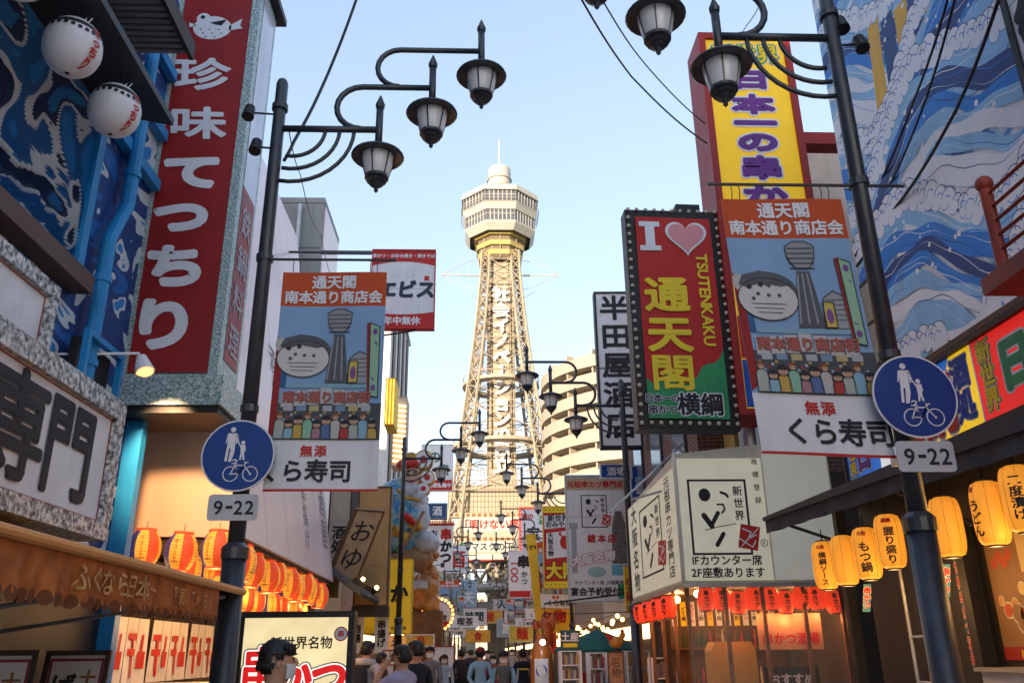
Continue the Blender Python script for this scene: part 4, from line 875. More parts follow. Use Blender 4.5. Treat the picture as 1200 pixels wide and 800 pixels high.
for i, (ya, yb, h, lab) in enumerate(((30.1, 44, 6.0, 'right shop building behind the yellow souvenir sign'), (44.1, 60, 8.2, 'right shop building halfway down the street'), (60.1, 84, 10.5, 'right shop building three quarters down the street'), (84.1, 140, 14, 'last right shop building before the tower base'))): shop_building(lab, 4.3, 14, ya, yb, h, SH[(i+1) % 5], 1)
# ================================================================== tower
TX, TY = 4.4, 158.0
TP = col(.36, .30, .22, .55, .08, .3, bump=0, dirt=.12); TW = col(.43, .40, .35, .5, .06, .4, bump=0, dirt=.1); TYL = col(.44, .33, .10, .5, .06, bump=0); TG = col(.07, .08, .10, .12, .3, bump=0, spec=.9); TD = col(.17, .125, .08, .6, bump=0)
def tz(py, Y=TY): return at(586, py, Y=Y).z
tw = thing('observation_tower', 'tall cream lattice observation tower with an eight sided deck and vertical white lettering', 'tower', (TX, TY, 0))
prof = [(0, 12.4), (18, 10.3), (33, 8.5), (45, 7.0), (56, 5.6), (66, 4.6), (74, 3.95), (79, 3.8)]
def hw(z):
    for (z0, w0), (z1, w1) in zip(prof, prof[1:]):
        if z <= z1: return w0+(w1-w0)*(z-z0)/(z1-z0)
    return prof[-1][1]
LEGW = lambda z: 2.5-.9*z/79
ZS = [0, 8, 16, 24, 29, 33, 37, 41, 45, 49, 52.5, 56, 59.5, 63, 66, 69, 72, 74.5, 77, 79]
for sx in (-1, 1):
    for sy in (-1, 1):
        m = MB().m(TP)
        def cn(z, i, j): h = hw(z); l = LEGW(z); return Vector((TX+sx*(h-i*l), TY+sy*(h-j*l), z))
        for i in (0, 1):
            for j in (0, 1): m.tube([cn(z, i, j) for z in ZS], .23, 4)
        for k, (z0, z1) in enumerate(zip(ZS, ZS[1:])):
            for (a, b_) in (((0, 0), (1, 0)), ((0, 1), (1, 1)), ((0, 0), (0, 1)), ((1, 0), (1, 1))):
                m.tube([cn(z0, *a), cn(z1, *b_)], .10, 4, False); m.tube([cn(z0, *b_), cn(z1, *a)], .10, 4, False); m.tube([cn(z1, *a), cn(z1, *b_)], .12, 4, False)
        m.build('leg', tw, False)
m = MB().m(TP)
for k in range(4, len(ZS)-1, 1):
    z0, z1 = ZS[k], ZS[k+1]; h0, h1 = hw(z0)-LEGW(z0), hw(z1)-LEGW(z1)
    for q in range(4):
        c_, s_ = round(math.cos(q*pi/2)), round(math.sin(q*pi/2))
        P = lambda a, d, z: Vector((TX+c_*a-s_*d, TY+s_*a+c_*d, z))
        m.tube([P(-h0, -hw(z0), z0), P(h1, -hw(z1), z1)], .09, 4, False); m.tube([P(h0, -hw(z0), z0), P(-h1, -hw(z1), z1)], .09, 4, False)
        if k % 2 == 0: m.tube([P(-h0, -hw(z0), z0), P(h0, -hw(z0), z0)], .13, 4, False)
m.build('bracing', tw)
m = MB().m(TP); m.box((TX-2.7, TY-2.7, 0), (TX+2.7, TY+2.7, 80)); m.m(TD)
for i in range(34):
    z = 34+i*1.3; m.box((TX-2.72, TY-2.74, z), (TX+2.72, TY-2.702, z+.16)); m.box((TX-2.74, TY-2.7, z), (TX-2.702, TY+2.7, z+.16))
for x in (-2.6, -1.75, 1.6, 2.45): m.box((TX+x, TY-2.76, 33), (TX+x+.15, TY-2.745, 80))
m.build('lift_shaft', tw)
for py in (455, 527):
    z = tz(py); h = hw(z)+.5; m = MB().m(TP); n = 24
    m.lathe([(h*.80, z), (h*1.12, z), (h*1.12, z+.6), (h*.80, z+.6), (h*.80, z)], (TX, TY, 0), n); m.tube([Vector((TX+h*1.1*math.cos(q*pi/12), TY+h*1.1*math.sin(q*pi/12), z+1.7)) for q in range(25)], .08, 4)
    for q in range(24): m.tube([Vector((TX+h*1.1*math.cos(q*pi/12), TY+h*1.1*math.sin(q*pi/12), z+.6)), Vector((TX+h*1.1*math.cos(q*pi/12), TY+h*1.1*math.sin(q*pi/12), z+1.7))], .05, 4)
    m.build('ring_platform', tw)
ft = F((TX+.1, TY-hw(50)+.2, 0)); m = MB()
S_ = '社会イノベーションの日立'
for i, ch in enumerate(S_):
    py = 345+i*(545-345)/(len(S_)-1); fz = F((TX+.05, TY-3.3, tz(py, TY-3.3))); m.text(fz, ch, 0, 0, 3.3, col(.82, .76, .70, .5, .02, bump=0, dirt=0), .055, .2, vert=True, res=2, sx=1.05)
m.build('lettering', tw)
m = MB().m(TD); z0, z1 = tz(548, TY-3.1), tz(336, TY-3.1)
for x in (-1.9, 2.0): m.tube([(TX+x, TY-3.05, z0), (TX+x, TY-3.05, z1)], .09, 4)
m.build('letter_frame', tw)
# deck
def octo(ap, z): R = ap/math.cos(pi/8); return [Vector((TX+R*math.cos(pi/8+q*pi/4), TY+R*math.sin(pi/8+q*pi/4), z)) for q in range(8)]
def oct_ring(m, a0, z0, a1, z1):
    A, B = octo(a0, z0), octo(a1, z1); m.raw(A+B, [(i, (i+1) % 8, 8+(i+1) % 8, 8+i) for i in range(8)])
def zf(py, ap): return tz(py, TY-ap)
ZT = zf(216, 7.9); zz = {p: zf(p, 7.8) for p in (216, 222, 235, 237, 243, 256, 258, 265)}
levels = [(7.95, zz[216]), (8.05, zz[222]), (7.6, zz[222]), (7.45, zz[235]), (7.8, zz[235]), (7.75, zz[237]-.0), (7.3, zz[243]), (7.05, zz[243]), (6.95, zz[256]), (7.3, zz[256]), (7.25, zz[258]), (6.3, zz[265])]
m = MB().m(TW)
for (a0, z0), (a1, z1) in zip(levels, levels[1:]):
    m.m(TG if (a0, a1) in ((7.6, 7.45), (7.05, 6.95)) else TW); oct_ring(m, a0, z0, a1, z1)
m.m(TW); m.face(octo(7.95, zz[216])); m.build('deck_wall', tw)
m = MB().m(TW)
for (a0, z0, a1, z1) in ((7.62, zz[222], 7.47, zz[235]), (7.07, zz[243], 6.97, zz[256])):
    A, B = octo(a0, z0), octo(a1, z1)
    for i in range(8):
        j = (i+1) % 8
        for k in range(8): q = k/7; m.tube([A[i].lerp(A[j], q), B[i].lerp(B[j], q)], .13, 4, False)
        for q in (.35,): m.tube([A[i].lerp(B[i], q), A[j].lerp(B[j], q)], .10, 4, False)
m.build('mullion', tw)
m = MB().m(TP)
for dz in (.3, 1.0): m.tube([p+Vector((0, 0, zz[237]+dz)) for p in [Vector((q.x, q.y, 0)) for q in octo(8.1, 0)]+[Vector((octo(8.1, 0)[0].x, octo(8.1, 0)[0].y, 0))]], .06, 4)
m.build('deck_rail', tw)
m = MB()
bands = [(6.3, 265, 4.9, 268), (5.3, 268, 5.3, 273), (4.6, 273, 4.5, 279), (4.9, 279, 4.8, 284), (4.3, 284, 4.2, 289), (4.5, 289, 4.4, 294), (4.4, 294, 3.9, 298)]
for i, (a0, p0, a1, p1) in enumerate(bands):
    m.m(TYL if i in (1, 3, 5) else TD); oct_ring(m, a0, zf(p0, 5.5), a1, zf(p1, 5.5)); 
    m.m(TYL)
    if i in (1, 3, 5): m.face(octo(a1, zf(p1, 5.5))); m.face(octo(a0, zf(p0, 5.5)))
m.build('deck_base', tw)
m = MB().m(TP)
for i in range(16):
    q = i*pi/8; m.tube([Vector((TX+4.9*math.cos(q), TY+4.9*math.sin(q), zf(266, 5.5))), Vector((TX+4.3*math.cos(q), TY+4.3*math.sin(q), zf(298, 5.5))), Vector((TX+3.9*math.cos(q), TY+3.9*math.sin(q), 77))], .12, 4)
m.build('deck_strut', tw)
m = MB().m(TW); m.smooth = True; zr = zf(206, 2.4); zt_ = zf(190, 2.4)
m.lathe([(2.45, ZT), (2.45, zt_-.75), (2.3, zt_-.4), (1.7, zt_-.1), (.9, zt_+.05), (.01, zt_+.1)], (TX, TY, 0), 28); m.lathe([(2.45, zr), (2.7, zr), (2.7, zr+.25), (2.45, zr+.25)], (TX, TY, 0), 28); m.build('dome', tw)
m = MB().m(TP); zr2 = ZT+2.2
m.lathe([(4.6, ZT+.02), (4.6, ZT+.5), (4.4, ZT+.5)], (TX, TY, 0), 24)
for dz in (1.1, 2.2): m.tube([Vector((TX+4.6*math.cos(q*pi/12), TY+4.6*math.sin(q*pi/12), ZT+dz)) for q in range(25)], .09, 4)
for q in range(24): m.tube([Vector((TX+4.6*math.cos(q*pi/12), TY+4.6*math.sin(q*pi/12), ZT)), Vector((TX+4.6*math.cos(q*pi/12), TY+4.6*math.sin(q*pi/12), ZT+2.2))], .05, 4)
m.build('roof_rail', tw)
m = MB().m(TW); m.tube([(TX, TY, zt_), (TX, TY, tz(163))], [.25, .12], 6); m.build('antenna', tw)
for s_ in (-1, 1):
    z = tz(323); x1 = TX+s_*12.3; m = MB().m(TW); m.tube([(TX+s_*3.5, TY, z), (x1, TY, z+.2)], [.22, .12], 5)
    for dz in (5.2, -4.5):
        for dy in (-3, 3):
            m.tube([(TX+s_*3.8, TY+dy, z+dz), (TX+s_*6.5, TY+dy*.5, z+dz*.75), (x1, TY, z+.2)], .055, 4)
    for f_ in (.35, .62): m.tube([(TX+s_*(3.5+8.5*f_), TY, z-2.6*(1-f_)), (TX+s_*(3.5+8.5*f_), TY, z+3.0*(1-f_))], .05, 4)
    m.build('boom', tw)
# base building straddling the street
tb = thing('tower_base_building', 'cream building between the tower legs with rows of small windows and two lettered bands', 'building', (3.5, 157, 0))
def bz(py): return at(586, py, Y=149).z
x0_, x1_ = -6.6, 14.6
m = MB().m(TP); m.box((x0_+1.2, 150.5, bz(600)), (x1_-1.2, 166, bz(566))); m.box((x0_, 149, bz(655)), (x1_, 167, bz(600))); m.m(TW); m.box((x0_-.2, 148.8, bz(655)), (x1_+.2, 148.99, bz(649))); m.m(DRED); m.box((x0_-.2, 148.75, bz(656)-.1), (x1_+.2, 148.99, bz(655)-.01)); m.build('wall', tb)
m = MB().m(col(.22, .10, .03, .3))
for py in (601, 629):
    for i in range(21): x = x0_+.5+i*1.0; m.box((x, 148.96, bz(py+4)), (x+.62, 148.995, bz(py)))
m.build('window', tb)
m = MB().m(TW); 
for a, b_ in ((622, 606), (646, 634)): m.box((x0_+.4, 148.92, bz(a)), (x1_-.6, 148.99, bz(b_)))
m.build('band', tb)
fb = F((5, 148.9, bz(614))); m = MB(); m.text(fb, '「明けない夜はない」', 0.4, 0, 1.75, INKR, .03, .03, res=2, pitch=1.0); fb = F((4.5, 148.9, bz(640))); m.text(fb, 'マスクの下の笑顔', 0.2, 0, 1.5, INK, .025, .03, res=2); m.m(GRN); m.disc(fb, -7.2, 0, .8, .03, 16, .7); m.build('lettering', tb)
m = MB().m(TP)
for i in range(9):
    z = bz(598)+i*(bz(548)-bz(598))/8; m.tube([(x0_+1.2, 150.4, z), (x1_-1.2, 150.4, z)], .07, 4)
for i in range(30): x = x0_+1.2+i*(x1_-x0_-2.4)/29; m.tube([(x, 150.4, bz(600)), (x, 150.4, bz(548))], .05, 4)
m.build('roof_lattice', tb)
m = MB().m(CONC); m.box((x0_, 149.5, bz(714)), (x1_, 166, bz(704))); m.build('floor_beam', tb)
m = MB().m(TP)
for x in (x0_+.6, -2, 2.6, 7, 11, x1_-.6): m.box((x-.25, 150, bz(704)), (x+.25, 150.5, bz(655)))
for i in range(5): xa = x0_+.8+i*4.1; m.tube([(xa, 150.2, bz(704)), (xa+4.1, 150.2, bz(656))], .3, 4); m.tube([(xa+4.1, 150.2, bz(704)), (xa, 150.2, bz(656))], .3, 4)
for i in range(20): xa = x0_+.8+i*1.05; m.tube([(xa, 151, bz(690)), (xa, 151, bz(656))], .08, 4)
for py in (668, 680, 692): m.tube([(x0_, 151, bz(py)), (x1_, 151, bz(py))], .12, 4)
m.build('truss', tb)
m = MB().m(col(.34, .33, .32)); pts = [at(px, py, Y=148.2) for px, py in ((478, 760), (492, 738), (508, 716), (526, 698), (546, 690), (575, 687), (620, 686))]; m.tube(pts, [1.0, .9, .8, .75, .7, .7, .7], 8)
m.build('arch_brace', tb)
m = MB().m(CONC)
for x in (-8.6, 16.5): m.box((x-1.3, 149.5, 0), (x+1.3, 166, bz(655)))
m.build('pier', tb)
# sunlit street end behind the tower
for i, (xa, xb, Y, h, c_, lab) in enumerate(((-16, -.5, 178, 15, TW, 'pale sunlit building seen through the left of the tower gate'), (9, 26, 176, 20, TP, 'tan sunlit building seen through the right of the tower gate'), (-4, 12, 230, 16, TW, 'farthest sunlit building closing the view through the gate'))):
    b = thing('building', lab, 'building', ((xa+xb)/2, Y, 0)); box_part('wall', c_, (xa, Y, 0), (xb, Y+14, h), b); m = MB().m(col(.16, .11, .07, .3))
    for r_ in range(int(h/3)):
        for k in range(int((xb-xa)/2)): m.box((xa+.4+k*2, Y-.05, 1.5+r_*3), (xa+1.6+k*2, Y-.004, 2.9+r_*3))
    m.build('window', b); m = MB().m(RED if i == 2 else INKW); m.box((xa, Y-.6, 4.6), (xb, Y-.06, 5.6)); m.build('band', b)

# round building
b = thing('round_building', 'round cream building with stacked curved balconies right of the tower', 'building', (27, 135, 0)); RC = Vector((27.2, 136, 0)); RB = col(.38, .32, .25, .6, .06, .2, bump=0, dirt=.1)
top = at(690, 400, Y=120).z; m = MB().m(col(.40, .34, .27, .4, bump=0)); m.lathe([(14.6, 0), (14.6, top-3.2), (.1, top-3.2)], RC, 56); m.build('wall', b)
m = MB().m(RB)
for i in range(15):
    z = top-3.0*(i+1); m.lathe([(14.6, z-.1), (16.6, z-.1), (16.6, z+1.75), (16.35, z+1.75), (16.35, z+.2), (14.6, z+.2)], RC, 64)
m.lathe([(14.5, top-3.0), (14.5, top-.2), (10, top), (.1, top)], RC, 56); m.build('balcony', b)
m = MB().m(RB)
for i in range(14):
    z = top-3.0*(i+1)
    for k in range(20): q = k*2*pi/20; m.box((-.12, 14.62, z+.2), (.12, 16.2, z+2.88), F(RC, (math.cos(q), math.sin(q), 0), (-math.sin(q), math.cos(q), 0)))
m.build('partition', b)

# ================================================================== street lamps
LGL = glass((.80, .81, .80), .25, .93)
def lamp_proto():
    t = thing('street_lamp', 'l', 'street lamp', (0, 0, 0), 'three lantern street lamps')
    m = MB().m(IRON); m.smooth = True; m.tube([(0, 0, 0), (0, 0, .5), (0, 0, 2.34)], [.115, .10, .095], 16); m.build('pole_base', t)
    m = MB().m(IRON); m.smooth = True; m.tube([(0, 0, 2.33), (0, 0, 6.93), (0, 0, 6.97), (0, 0, 7.0)], [.068, .058, .045, .01], 14); m.smooth = False; m.lathe([(.095, 2.33), (.108, 2.33), (.108, 2.42), (.07, 2.46)], (0, 0, 0), 16)
    for z in (3.55, 4.98, 6.62): m.lathe([(.062, z), (.078, z), (.078, z+.06), (.062, z+.06)], (0, 0, 0), 14)
    m.build('pole', t)
    m = MB().m(IRON); m.smooth = True
    m.tube([(0, 0, 6.41), (.98, 0, 6.41)], .034, 10)
    m.tube([(1.49, 0, 6.91), (.80, 0, 6.91)]+[(.80+.245*math.cos(q), 0, 6.665+.245*math.sin(q)) for q in [pi/2+i*pi/10 for i in range(1, 11)]], .03, 10)
    m.tube([(1.98, 0, 7.37), (1.16, 0, 7.37)]+[(1.16+.225*math.cos(q), 0, 7.145+.225*math.sin(q)) for q in [pi/2+i*pi/10 for i in range(1, 11)]], .028, 10)
    for r_, in ((.30,), (.44,), (.58,)): m.tube(arc((.06+.10, 0, 6.40), r_, -pi/2-.2, 0, 10), .02, 8)
    m.build('arm', t)
    for x, z in ((.98, 6.41), (1.49, 6.91), (1.98, 7.37)):
        m = MB().m(IRON); m.smooth = True; m.tube([(x, 0, z-.20), (x, 0, z+.25)], .036, 10); m.smooth = False; m.lathe([(.042, z+.25), (.048, z+.29), (.006, z+.40)], (x, 0, 0), 10); m.lathe([(.04, z-.20), (.085, z-.22), (.245, z-.29), (.255, z-.31), (.24, z-.325), (.14, z-.30)], (x, 0, 0), 24); l = m.build('lantern', t)
        m = MB().m(LGL); m.smooth = True; m.lathe([(.155, z-.305), (.15, z-.36), (.12, z-.50), (.10, z-.535)], (x, 0, 0), 20); m.build('glass_globe', l)
        m = MB().m(IRON)
        for k in range(6): q = k*pi/3+.3; m.tube([(x+.16*math.cos(q), .16*math.sin(q), z-.31), (x+.154*math.cos(q), .154*math.sin(q), z-.37), (x+.106*math.cos(q), .106*math.sin(q), z-.54)], .007, 5)
        m.lathe([(.115, z-.525), (.115, z-.55), (.085, z-.56), (.095, z-.585), (.06, z-.60), (.065, z-.62), (.035, z-.64), (.018, z-.665), (.022, z-.68), (.004, z-.705)], (x, 0, 0), 16); m.build('cage', l)
    return t
lp = lamp_proto(); LP = [(-1.96, 7.0, 0), (2.97, 5.6, pi), (-1.95, 21.75, 0), (3.0, 16.75, pi), (-1.98, 41.5, 0), (2.9, 27.0, pi), (-2.1, 54, 0), (2.95, 36.0, pi), (-2.1, 66, 0), (2.95, 46, pi), (-2.1, 80, 0), (2.95, 57, pi), (-2.1, 96, 0), (2.95, 70, pi), (-2.1, 114, 0), (2.95, 86, pi)]
for i, (x, y, rz) in enumerate(LP):
    side = 'left' if rz == 0 else 'right'; lab = 'black street lamp with three hanging lanterns on a curled arm, %s on the %s side' % (('nearest', 'second', 'third', 'fourth', 'fifth', 'sixth', 'seventh', 'eighth', 'ninth')[i//2], side)

    if i == 0: lp.location = (x, y, 0); lp['label'] = lab
    else: dup(lp, (x, y, 0), lab, rz)
for k, (px, py, lab) in enumerate(((300, 172, 'upper black floodlight clamped to the near left lamp pole'), (292, 132, 'small black camera clamped to the top of the near left lamp pole'), (985, 30, 'black floodlight clamped to the near right lamp pole'), (1008, 52, 'black speaker clamped below the floodlight of the near right lamp pole'))):
    Y = 7.0 if k < 2 else 5.6; p = at(px, py, Y=Y); xp = -1.96 if k < 2 else 2.97; t = thing('floodlight', lab, 'floodlight', p); m = MB().m(BLACK); m.bar(p, (xp, Y, p.z-.02), .02); m.build('bracket', t); m = MB().m(BLACK); m.tube([p+Vector((0, .02, .07)), p+Vector((0, -.03, -.07))], [.05, .06], 10); m.build('head', t)

# round signs on the near poles
def round_sign(x, y, zc, lab, lab2, dx):
    fr = F((x+dx, y-.13, zc)); t = thing('round_sign', lab, 'road sign', fr(0, -.3, 0), 'round blue footpath signs'); SB = col(.008, .055, .26, .35, .06, bump=0, dirt=.1); R = .30
    m = MB().m(STEEL); m.prism(fr, [(R*math.cos(q*pi/24), R*math.sin(q*pi/24)) for q in range(48)], -.012, 0); m.build('plate', t)
    m = MB().m(INKW); m.disc(fr, 0, 0, R*.995, .002, 48); m.m(SB); m.disc(fr, 0, 0, R*.955, .004, 48); m.build('face', t)
    m = MB().m(INKW); c = .008; s_ = R/.30
    m.disc(fr, -.055, .215, .022, c, 14); m.poly(fr, [(-.095, .185), (-.02, .185), (-.012, .10), (-.022, .09), (-.028, .15), (-.03, .02), (-.05, -.055), (-.075, -.055), (-.062, .05), (-.075, .06), (-.085, -.05), (-.105, -.05), (-.095, .06), (-.09, .15), (-.10, .10), (-.11, .10)], c); m.poly(fr, [(-.03, .17), (-.005, .10), (.01, .085), (.012, .095), (.0, .11), (-.015, .18)], c)
    m.disc(fr, .035, .105, .017, c, 12); m.poly(fr, [(.012, .085), (.055, .085), (.062, .035), (.052, .03), (.05, .06), (.052, -.005), (.06, -.04), (.045, -.04), (.036, .0), (.028, -.04), (.014, -.04), (.02, .01), (.018, .06), (.0, .09), (.005, .095)], c)
    for bx in (-.045, .115):
        for q in range(24): a0, a1 = q*pi/12, (q+1)*pi/12; m.stroke(fr, [(bx+.06*math.cos(a0), -.155+.06*math.sin(a0)), (bx+.06*math.cos(a1), -.155+.06*math.sin(a1))], .008, c, ends=False)
        m.disc(fr, bx, -.155, .01, c, 8)
    for P in ([(-.045, -.155), (-.015, -.085), (.06, -.085), (.02, -.155), (-.045, -.155)], [(.02, -.155), (-.02, -.07)], [(.115, -.155), (.06, -.085)], [(.06, -.085), (.075, -.06)], [(.06, -.06), (.09, -.06)], [(-.02, -.07), (.0, -.045), (-.02, -.035), (-.035, -.045)], [(-.04, -.07), (.0, -.07)], [(.02, -.155), (.06, -.085)]): m.stroke(fr, P, .009, c)
    m.build('pictogram', t); m = MB().m(STEEL); m.box((-dx-.09, -.03, -.20), (-dx+.09, .03, -.05), fr); m.box((-.03-dx*.5, -.25, -.03), (.03-dx*.5, .25, -.013), fr); m.build('bracket', t)
    fp = F((x+dx, y-.13, zc-.425)); t = thing('time_plate', lab2, 'road sign', fp(0, -.1, 0), 'time plates 9-22'); pts = []
    for cx_, cy_, q0 in ((.17, .075, 0), (-.17, .075, pi/2), (-.17, -.075, pi), (.17, -.075, 1.5*pi)): pts += [(cx_+.03*math.cos(q0+i*pi/8), cy_+.03*math.sin(q0+i*pi/8)) for i in range(5)]
    m = MB().m(col(.55, .57, .60, .5, .06)); m.prism(fp, pts, -.01, 0); m.build('plate', t); m = MB(); m.text(fp, '9', -.115, 0, .155, INK, .016, .003, res=4); m.text(fp, '22', .09, 0, .155, INK, .016, .003, res=4); m.m(INK); m.rect(fp, -.055, -.012, .0, .012, .003); m.build('lettering', t)
    m = MB().m(STEEL); m.box((-dx-.09, -.03, -.20), (-dx+.09, .03, -.05), fp); m.box((-dx*.6-.02, -.03, -.049), (-dx*.6+.02, .03, -.011), fp); m.build('bracket', t)
round_sign(-1.96, 7.0, 3.15, 'round blue sign with adult, child and bicycle on the near left pole', 'white plate reading 9-22 on the near left pole', -.02)
round_sign(2.97, 5.6, 3.24, 'round blue sign with adult, child and bicycle on the near right pole', 'white plate reading 9-22 on the near right pole', .06)

# ================================================================== shopping street banners
ORD = col(.56, .085, .02, .75, .08, bump=.05, dirt=.1); SKY_ = col(.24, .40, .62, .75, .06, bump=.03, dirt=.08); CL = lambda *c: col(*c, .75, .05, bump=0, dirt=.05)
def banner(name_label, right, group, shear=0., lean=0., amp=.011):
    t = thing('street_banner', name_label, 'banner', (0, 0, 0), group); W, H = .47, 2.0
    base = F((0, 0, 0)); base.bend = lambda a, b: amp*math.sin(a*5.5+b*1.7)+amp*1.2*math.sin(b*2.6+.4)
    g = lambda a, b, c=0.: base(a-lean*b/2, b-shear*(a+.47)*(-b/2.0), c)
    def R(m, a0, b0, a1, b1, c): m.rect(g, a0, b0, a1, b1, c, max(1, int(abs(a1-a0)/.08)), max(1, int(abs(b1-b0)/.08)))
    m = MB().m(CLOTHW); R(m, -W, -H, W, 0, 0); m.m(INKR); R(m, -W, -H, W, -H+.02, .003); m.build('cloth', t)
    m = MB(); m.m(ORD); R(m, -W, -.33, W, 0, .003); m.m(SKY_); R(m, -W, -1.56, W, -.33, .003)
    m.text(g, '通天閣', 0, -.10, .135, INKW, .03, .010, res=3); m.text(g, '南本通り商店会', 0, -.245, .128, INKW, .03, .010, pitch=.98)
    # tower picture
    tc_ = .07; dk = CL(.10, .105, .12); gy = CL(.30, .31, .33)
    m.m(gy); m.poly(g, [(tc_-.045, -.36), (tc_+.045, -.36), (tc_+.11, -.40), (tc_+.10, -.50), (tc_+.05, -.58), (tc_-.05, -.58), (tc_-.10, -.50), (tc_-.11, -.40)], .009); m.m(dk)
    for b_ in (-.41, -.45, -.49, -.53, -.57): R(m, tc_-.095, b_-.012, tc_+.095, b_, .012)
    m.m(dk); m.poly(g, [(tc_-.05, -.60), (tc_+.05, -.60), (tc_+.10, -1.05), (tc_-.10, -1.05)], .0095); m.m(gy)
    for x in (-.05, -.015, .02): m.poly(g, [(tc_+x, -.62), (tc_+x+.012, -.62), (tc_+x*1.8+.014, -1.02), (tc_+x*1.8, -1.02)], .012)
    # buildings
    m.m(CL(.04, .12, .26)); m.poly(g, [(-.47, -.75), (-.36, -.85), (-.36, -1.1), (-.47, -1.1)], .008); m.m(CL(.30, .02, .02)); m.poly(g, [(-.47, -.62), (-.41, -.70), (-.41, -1.5), (-.47, -1.55)], .0085)
    m.m(CL(.34, .36, .38)); m.poly(g, [(.16, -1.06), (.18, -.82), (.26, -.76), (.34, -.80), (.34, -1.06)], .008); m.m(CL(.62, .48, .10)); R(m, .17, -1.05, .25, -.85, .012); m.m(CL(.22, .09, .28)); m.disc(g, .21, -.96, .025, .014, 12, .06)
    m.m(CL(.25, .03, .03)); m.poly(g, [(.315, -.50), (.35, -.49), (.36, -1.17), (.34, -1.17)], .0135); m.m(CL(.30, .52, .34)); m.poly(g, [(.345, -.50), (.43, -.53), (.435, -1.19), (.36, -1.17)], .0145); m.m(CL(.20, .08, .28))
    for b_ in (-.58, -.70, -1.0, -1.10): m.disc(g, .392, b_, .022, .0175, 12, .03)
    def OL(pts, c, wd=.007): m.m(INK); m.stroke(g, pts+[pts[0]], wd, c, ends=False)
    EL = lambda a, b_, r_, ry, n=26: [(a+r_*math.cos(q*2*pi/n), b_+ry*math.sin(q*2*pi/n)) for q in range(n)]
    # pufferfish
    m.m(dk); m.disc(g, -.23, -.76, .235, .010, 26, .155); m.m(CL(.62, .60, .57)); m.disc(g, -.23, -.83, .225, .013, 28, .17); m.m(dk); m.poly(g, [(-.44, -.72), (-.40, -.64), (-.26, -.60), (-.12, -.63), (-.03, -.71), (-.12, -.73), (-.26, -.70), (-.38, -.74)], .016)
    for a, b_ in ((-.30, -.79), (-.22, -.80), (-.14, -.80), (-.34, -.83)): m.disc(g, a, b_, .016, .0165, 10)
    for k in range(3): m.stroke(g, [(-.36+.02*k, -.87-.035*k), (-.1-.02*k, -.87-.035*k)], .006, .0165)
    m.m(CL(.5, .48, .45)); m.disc(g, -.43, -.70, .05, .012, 14, .07)
    OL(EL(-.23, -.83, .227, .172), .0175); OL([(.345, -.50), (.43, -.53), (.435, -1.19), (.36, -1.17)], .0185); OL([(.17, -1.05), (.25, -1.05), (.25, -.85), (.17, -.85)], .0185); OL([(.16, -1.06), (.18, -.82), (.26, -.76), (.34, -.80), (.34, -1.06)], .0135)
    for k in range(5): m.stroke(g, [(.19+.0*k, -.83-.04*k), (.33, -.83-.04*k)], .005, .0115, ends=False)
    OL([(tc_-.045, -.36), (tc_+.045, -.36), (tc_+.11, -.40), (tc_+.10, -.50), (tc_+.05, -.58), (tc_-.05, -.58), (tc_-.10, -.50), (tc_-.11, -.40)], .0165, .006)
    m.m(INK); m.disc(g, -.36, -.735, .02, .0195, 10); m.disc(g, -.27, -.715, .02, .0195, 10)
    # gate and crowd
    m.m(CL(.24, .42, .52)); R(m, -.36, -1.10, .34, -1.06, .013); m.m(CL(.52, .50, .48)); [R(m, -.385+i*.109, -1.24-.012*abs(i-3), -.385+i*.109+.098, -1.10-.012*abs(i-3), .0135) for i in range(7)]; m.text(g, '南本通り商店街', .0, -1.185, .108, CL(.42, .12, .09), .035, .0185, out=((.02, INK),))
    m.m(CL(.07, .08, .09)); R(m, -.41, -1.56, W, -1.24, .012)
    for i in range(7): m.m([CL(.42, .44, .46), CL(.2, .3, .42), CL(.5, .42, .2)][i % 3]); R(m, -.36+i*.11, -1.31, -.28+i*.11, -1.26, .0155)
    sk = CL(.58, .36, .24); cs = [CL(.42, .46, .40), CL(.25, .45, .55), CL(.55, .36, .08), CL(.26, .50, .34), CL(.40, .2, .24), CL(.1, .16, .34), CL(.5, .48, .45), CL(.45, .05, .04)]; rr_ = random.Random(5)
    for i in range(11):
        a = -.38+i*.078; h = -1.36-.035*((i*5) % 3); r_ = .028+.012*((i*7) % 3)/2
        m.m(cs[i % 8]); m.poly(g, [(a-.045, -1.555), (a+.045, -1.555), (a+.04, h-.05), (a+.015, h-.025), (a-.015, h-.025), (a-.04, h-.05)], .016+.0003*(i % 3)); m.m(sk); m.disc(g, a, h, r_, .0175+.0003*(i % 3), 12); m.m(INK if i % 3 else CL(.35, .12, .04)); m.disc(g, a, h+.006, r_*1.05, .019+.0003*(i % 3), 12, a0=0, a1=pi); OL(EL(a, h, r_, r_, 12), .0215, .004); OL([(a-.045, -1.555), (a+.045, -1.555), (a+.04, h-.05), (a+.015, h-.025), (a-.015, h-.025), (a-.04, h-.05)], .0195, .004)
        m.m(INK); m.disc(g, a-.012, h-.004, .004, .0215, 6); m.disc(g, a+.012, h-.004, .004, .0215, 6)
    for i in range(26): m.m([CL(.5, .35, .1), CL(.3, .42, .5), CL(.42, .06, .05), CL(.5, .5, .48)][i % 4]); R(m, -.39+.031*i, -1.335-.02*((i*3) % 4), -.39+.031*i+.02, -1.315-.02*((i*3) % 4), .0145)
    m.text(g, '無添', .0 if right else -.08, -1.66, .105, INKR, .03, .006, pitch=1.1)
    m.text(g, 'くら寿司', .10 if right else -.14, -1.83, .20 if right else .20, INK, .026, .006, pitch=.98, res=4); m.build('print', t)
    m = MB().m(IRON); m.tube([(-.62 if not right else -.56, 0, .13), (.55 if not right else 1.0, 0, .13)], .013, 8)
